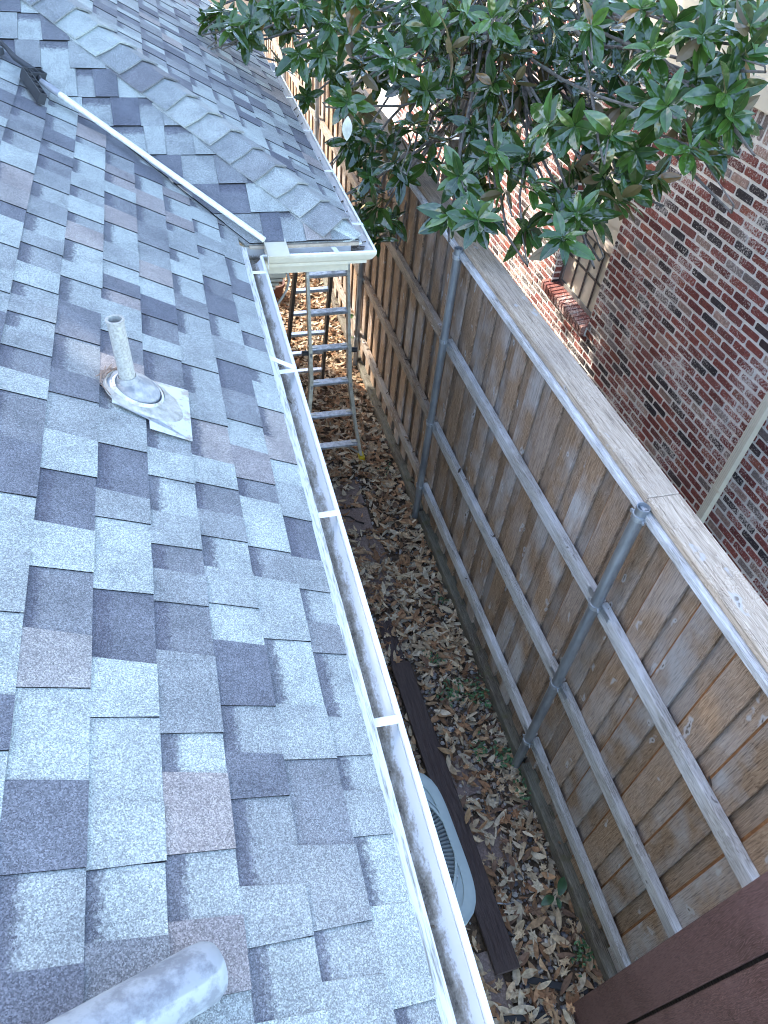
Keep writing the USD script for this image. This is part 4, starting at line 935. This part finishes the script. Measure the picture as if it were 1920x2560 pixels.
# right and lower-right whorls, near
k2 = lambda a, b, d, L=.19, t=0: (960 + .5787*a, .5787*b, d, L, t)
W(*[k2(*x) for x in ((890, 120, 4.1), (1110, 60, 4.0), (1165, 240, 3.9), (1370, 170, 3.8), (1525, 250, 3.75), (1460, 410, 3.75), (1140, 430, 3.9), (1222, 465, 3.85), (730, 545, 4.2), (830, 540, 4.1),
    (972, 580, 4.0), (1090, 640, 4.15), (1490, 510, 3.8), (1310, 660, 3.85), (1385, 700, 3.95), (478, 660, 4.35), (330, 765, 4.5), (632, 825, 4.2), (530, 830, 4.35), (1000, 885, 4.0), (835, 940, 4.1), (738, 935, 4.2), (285, 930, 4.45),
    (405, 962, 4.3), (592, 985, 4.25), (770, 1050, 3.95), (460, 95, 4.3), (265, 215, 4.5), (40, 270, 4.6), (1480, 45, 3.8), (1610, 60, 3.75), (1250, 90, 3.95), (1560, 130, 3.7), (700, 60, 4.3), (480, 380, 4.7, .18, -1), (750, 345, 4.7, .18, -1),
    (130, 570, 4.9, .18, -1), (560, 250, 4.7, .18, -1), (880, 330, 4.6, .18, -1), (800, 720, 4.6, .18, -1), (960, 760, 4.5, .18, -1), (600, 700, 4.6, .18, -1), (300, 330, 4.9, .18, -1), (180, 400, 4.9, .18, -1), (1080, 800, 4.4, .18, -1), (690, 420, 4.9, .18, -1), (380, 560, 4.9, .17, -1), (590, 60, 4.6, .18, -1), (1000, 330, 4.5, .18, -1), (700, 210, 4.9, .18, -1), (330, 60, 4.8, .18), (200, 120, 4.8, .18), (120, 20, 4.8, .18), (820, 20, 4.3, .18), (960, 10, 4.2, .18), (1350, 320, 4.1, .18), (1260, 560, 4.1, .17), (1420, 590, 4.0, .17))])
k1 = lambda a, b, d, L=.17, t=0: (.5787*a, .5787*b, d, L, t)
W(*[k1(*x) for x in ((1000, 130, 5.3), (1085, 95, 5.2), (960, 60, 5.4), (1300, 35, 4.9), (1420, 110, 4.8), (1290, 235, 5.1), (1505, 445, 4.8), (1180, 40, 5.1), (1060, 170, 5.4, .15), (1385, 230, 5.0), (1600, 60, 4.7), (1500, 160, 4.9), (1560, 300, 5.0, .17, -1), (1440, 330, 5.2, .16, -1), (1330, 420, 5.6, .14, -1), (1560, 560, 5.0, .16, -1), (1500, 620, 5.2, .15, -1), (1230, 10, 5.0), (1120, -20, 5.2), (1640, 900, 5.0, .16), (1560, 880, 5.3, .14), (1585, 1010, 5.2, .15), (1600, 770, 5.1, .15, -1), (1420, -20, 4.8), (1540, -10, 4.7), (890, 95, 5.5, .15), (1620, 180, 4.8))])
k5 = lambda a, b, d, L=.16, t=0: (640 + .3014*a, 100 + .3014*b, d, L, t)
W(*[k5(*x) for x in ((1180, 1050, 5.0, .17, -1), (930, 1010, 5.3, .15, -1), (1060, 1515, 5.1), (940, 1480, 5.3, .14), (1010, 1690, 5.2, .14), (1210, 1130, 5.0, .16, -1), (850, 830, 5.2, .16, -1), (1000, 1320, 5.4, .14, -1))])
r = random.Random(77)
front = list(WH)
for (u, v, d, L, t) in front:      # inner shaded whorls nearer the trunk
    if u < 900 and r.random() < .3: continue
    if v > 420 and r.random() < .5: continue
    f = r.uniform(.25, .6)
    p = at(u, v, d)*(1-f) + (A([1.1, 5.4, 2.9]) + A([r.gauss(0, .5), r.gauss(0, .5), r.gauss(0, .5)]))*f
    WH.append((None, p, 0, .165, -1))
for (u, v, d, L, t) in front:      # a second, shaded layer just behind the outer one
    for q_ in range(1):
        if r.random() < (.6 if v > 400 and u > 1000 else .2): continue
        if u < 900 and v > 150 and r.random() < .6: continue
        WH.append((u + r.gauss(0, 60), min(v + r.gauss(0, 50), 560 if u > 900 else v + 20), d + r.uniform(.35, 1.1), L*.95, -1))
for i in range(60):  # added whorls along the sun beam, placed to shade the neighbour's window
    t_ = r.uniform(1.3, 2.7); WH.append((None, A([2.62 - .45*t_ + r.gauss(0, .16), 4.95 + .7*t_ + r.gauss(0, .24), 1.1 + .56*t_ + r.gauss(0, .25)]), 0, .18, -1))
for i in range(46):                # the crown above and beyond the frame
    p = A([r.gauss(1.0, .9), r.gauss(4.6, 1.0), r.uniform(3.9, 6.0)]); WH.append((None, p, 0, .17, 0))
def leaf(p, d, n, L, Wd, fold, droop):
    """a leaf from p along d with face normal n: folded along the midrib, tip drooping"""
    d = d/np.linalg.norm(d); n = n - d*(n @ d); n /= np.linalg.norm(n); s = np.cross(n, d); V = []
    for t, w in ((0, .05), (.14, .5), (.34, .93), (.55, 1.), (.76, .74), (.9, .4), (1., .02)):
        c = p + d*L*t - n*droop*L*t*t
        for sx in (-1, -.09, 0, .09, 1):
            ww = w if abs(sx) > .5 else min(1, w*2)*(1 - t*.7)
            V.append(c + s*sx*ww*Wd/2 + n*(fold*abs(sx)*w*Wd/2 - (.03*Wd if sx == 0 else 0)))
    F = []
    for i in range(6):
        for j in range(4): a = i*5 + j; F += [[a, a+6, a+1], [a, a+5, a+6]]
    return A(V), A(F)
def leafcol(g, nv):
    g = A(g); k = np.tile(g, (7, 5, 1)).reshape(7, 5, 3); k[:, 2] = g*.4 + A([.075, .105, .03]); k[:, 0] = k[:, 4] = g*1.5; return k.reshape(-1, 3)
LV = []
greens = [(.018, .044, .009), (.026, .060, .010), (.014, .036, .010), (.040, .082, .014), (.022, .052, .010)]
anchors = [TP_[k] for k in (9, 11, 13, 15, 17, 19)]
limbs = {}
twigs = []
buds = []
for (u, v, d, L, tone) in WH:
    p = v if u is None else at(u, v, d)
    far = u is None
    toe = EYE - p; toe /= np.linalg.norm(toe)
    ax = toe*(.62 if not far else .2) + A([0, 0, 1])*.42 + A([r.gauss(0, .38), r.gauss(0, .38), r.gauss(0, .28)]); ax /= np.linalg.norm(ax)
    _, a1, a2 = frame(ax); n = r.randint(8, 12) if not far else r.randint(7, 10); ph = r.random()*6.28
    for i in range(n):
        t = ph + i*2.4; el = (.12 + .75*(i/n)) * (1 if i % 2 else .85)     # inner leaves stand up, outer ones spread
        el = 1.15 - 1.25*(i/n) + r.gauss(0, .12)
        dirn = (a1*math.cos(t) + a2*math.sin(t))*math.cos(el*.75) + ax*math.sin(el*.75) - A([0, 0, 1])*.28
        ll = L*1.12*(.66 + .44*(i/n))*r.uniform(.68, 1.18)
        g = A(r.choice(greens)) * (1.35 if i < 2 else 1.) * r.uniform(.75, 1.25)
        if tone < 0: g = g*.6  # darker green paints the crown's inner shade into these leaves
        if r.random() < .018: g = A((.16, .09, .03))
        off = p + ax*.012*(n - i)*.4
        nn = ax*.9 + A([r.gauss(0, .18), r.gauss(0, .18), .25])
        if r.random() < .035: nn = -nn
        vv, ff = leaf(off, dirn, nn, ll, ll*r.uniform(.38, .47), r.uniform(.10, .42), r.choice([r.uniform(0, .25), r.uniform(.2, .55), -.12]))
        LV.append((vv, ff, g))
    best = min(anchors, key=lambda q_: np.linalg.norm(q_ - p) + r.uniform(0, .8))
    mid = best*.45 + p*.55 + A([r.gauss(0, .12), r.gauss(0, .12), r.uniform(-.25, .1)])
    pth = smoothpath([best, best*.75 + p*.25 + A([0, 0, -.05]), mid, p - ax*.10, p], 14)
    pth = pth + np.r_[np.zeros((1, 3)), rng.normal(0, .012, (12, 3)), np.zeros((1, 3))]
    twigs.append((np.linalg.norm(p - best), pth))
    if not far and r.random() < .3: buds.append(p + ax*.02)
def depth_ok(m_v):
    q_ = (m_v.mean(0) - EYE) @ ROT.T
    if q_[2] < .3: return -1
    uu, vv = 960 + FOC*q_[0]/q_[2], 1280 + FOC*q_[1]/q_[2]
    return FOC/q_[2] if (-30 < uu < 1950 and -30 < vv < 2600) else 0
LV.sort(key=lambda t: -depth_ok(t[0]))
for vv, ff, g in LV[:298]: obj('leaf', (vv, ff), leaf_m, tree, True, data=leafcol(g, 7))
o = 0; V, F, Cc = [], [], []
for vv, ff, g in LV[298:]: V.append(vv); F.append(ff + o); o += len(vv); Cc.append(leafcol(g, 7))
obj('foliage', (np.vstack(V), np.vstack(F)), leaf_m, tree, True, data=np.vstack(Cc), kind='stuff')
for L_, pth in twigs[::2]:
    rr = np.linspace(.010 + .003*L_, .004, len(pth)); obj('branch', tube(pth, rr, 7), bark, tree, True)
for b in buds[:24]:
    obj('bud', trimesh.creation.icosphere(1).apply_scale((.011, .011, .026)).apply_translation(b), plain('bud_m', (.22, .22, .07), rough=.6), tree, True)
# one spent flower petal in a left whorl
pp = at(870, 290, 4.7); vv, ff = leaf(pp, A([-.1, -.3, -1.]), A([-.3, -1, .4]), .15, .07, .25, .1)
obj('petal', (vv, ff), plain('petal_m', (.62, .60, .50), rough=.6), tree, True, label='single white petal hanging in a whorl')

# ------------------------------------------------------------------ unseen oak added behind the house, crown shaped to shade the yard
oak = thing('added_shade_oak', 'tall spreading oak standing behind the house, shading the yard', 'tree')
r = random.Random(91); OC, OR = A([-6.2, 10.2, 9.6]), A([6.4, 3.2, 4.5])
obj('trunk', tube([(-6.4, 10.6, 0), (-6.3, 10.5, 3), (-6.2, 10.3, 6), (-6.0, 10.2, 10.5)], [.38, .3, .25, .08], 14), bark, oak, True)
for i in range(12):
    t = i*2.4; e = OC + OR*A([math.cos(t)*.75, math.sin(t)*.7, r.uniform(-.5, .6)]); b0 = A([-6.25, 10.4, r.uniform(4.5, 8)])
    obj('limb', tube([b0, b0*.5 + e*.5 + A([0, 0, .5]), e], [.14, .08, .02], 8), bark, oak, True)
rg = np.random.default_rng(92); N = 9000
p = rg.normal(size=(N, 3)); p /= np.linalg.norm(p, axis=1, keepdims=True); p *= (rg.random((N, 1)) ** .45)
p = OC + p*OR*(1 + .06*np.sin(p[:, :1]*23 + p[:, 1:2]*17)); a = rg.normal(size=(N, 3)); a /= np.linalg.norm(a, axis=1, keepdims=True)
b = np.cross(a, rg.normal(size=(N, 3))); b /= np.linalg.norm(b, axis=1, keepdims=True); sz = rg.uniform(.16, .30, (N, 1))
k_ = N//7; p[:k_] = A([-2.5, 10.2, 7.3]) + (p[:k_] - OC)/OR*A([1.9, 1.6, 1.9])  # extra crown lobe, added to shade part of the brick wall
V = np.stack([p - a*sz, p - b*sz*.6 + a*sz*.1, p + a*sz, p + b*sz*.6 + a*sz*.1], 1).reshape(-1, 3); F = np.arange(4*N).reshape(-1, 4)
obj('crown', (V, F), weed_m, oak, data=np.repeat(A([[.05, .09, .03]])*rg.uniform(.6, 1.4, (N, 1)), 4, 0), kind='stuff')
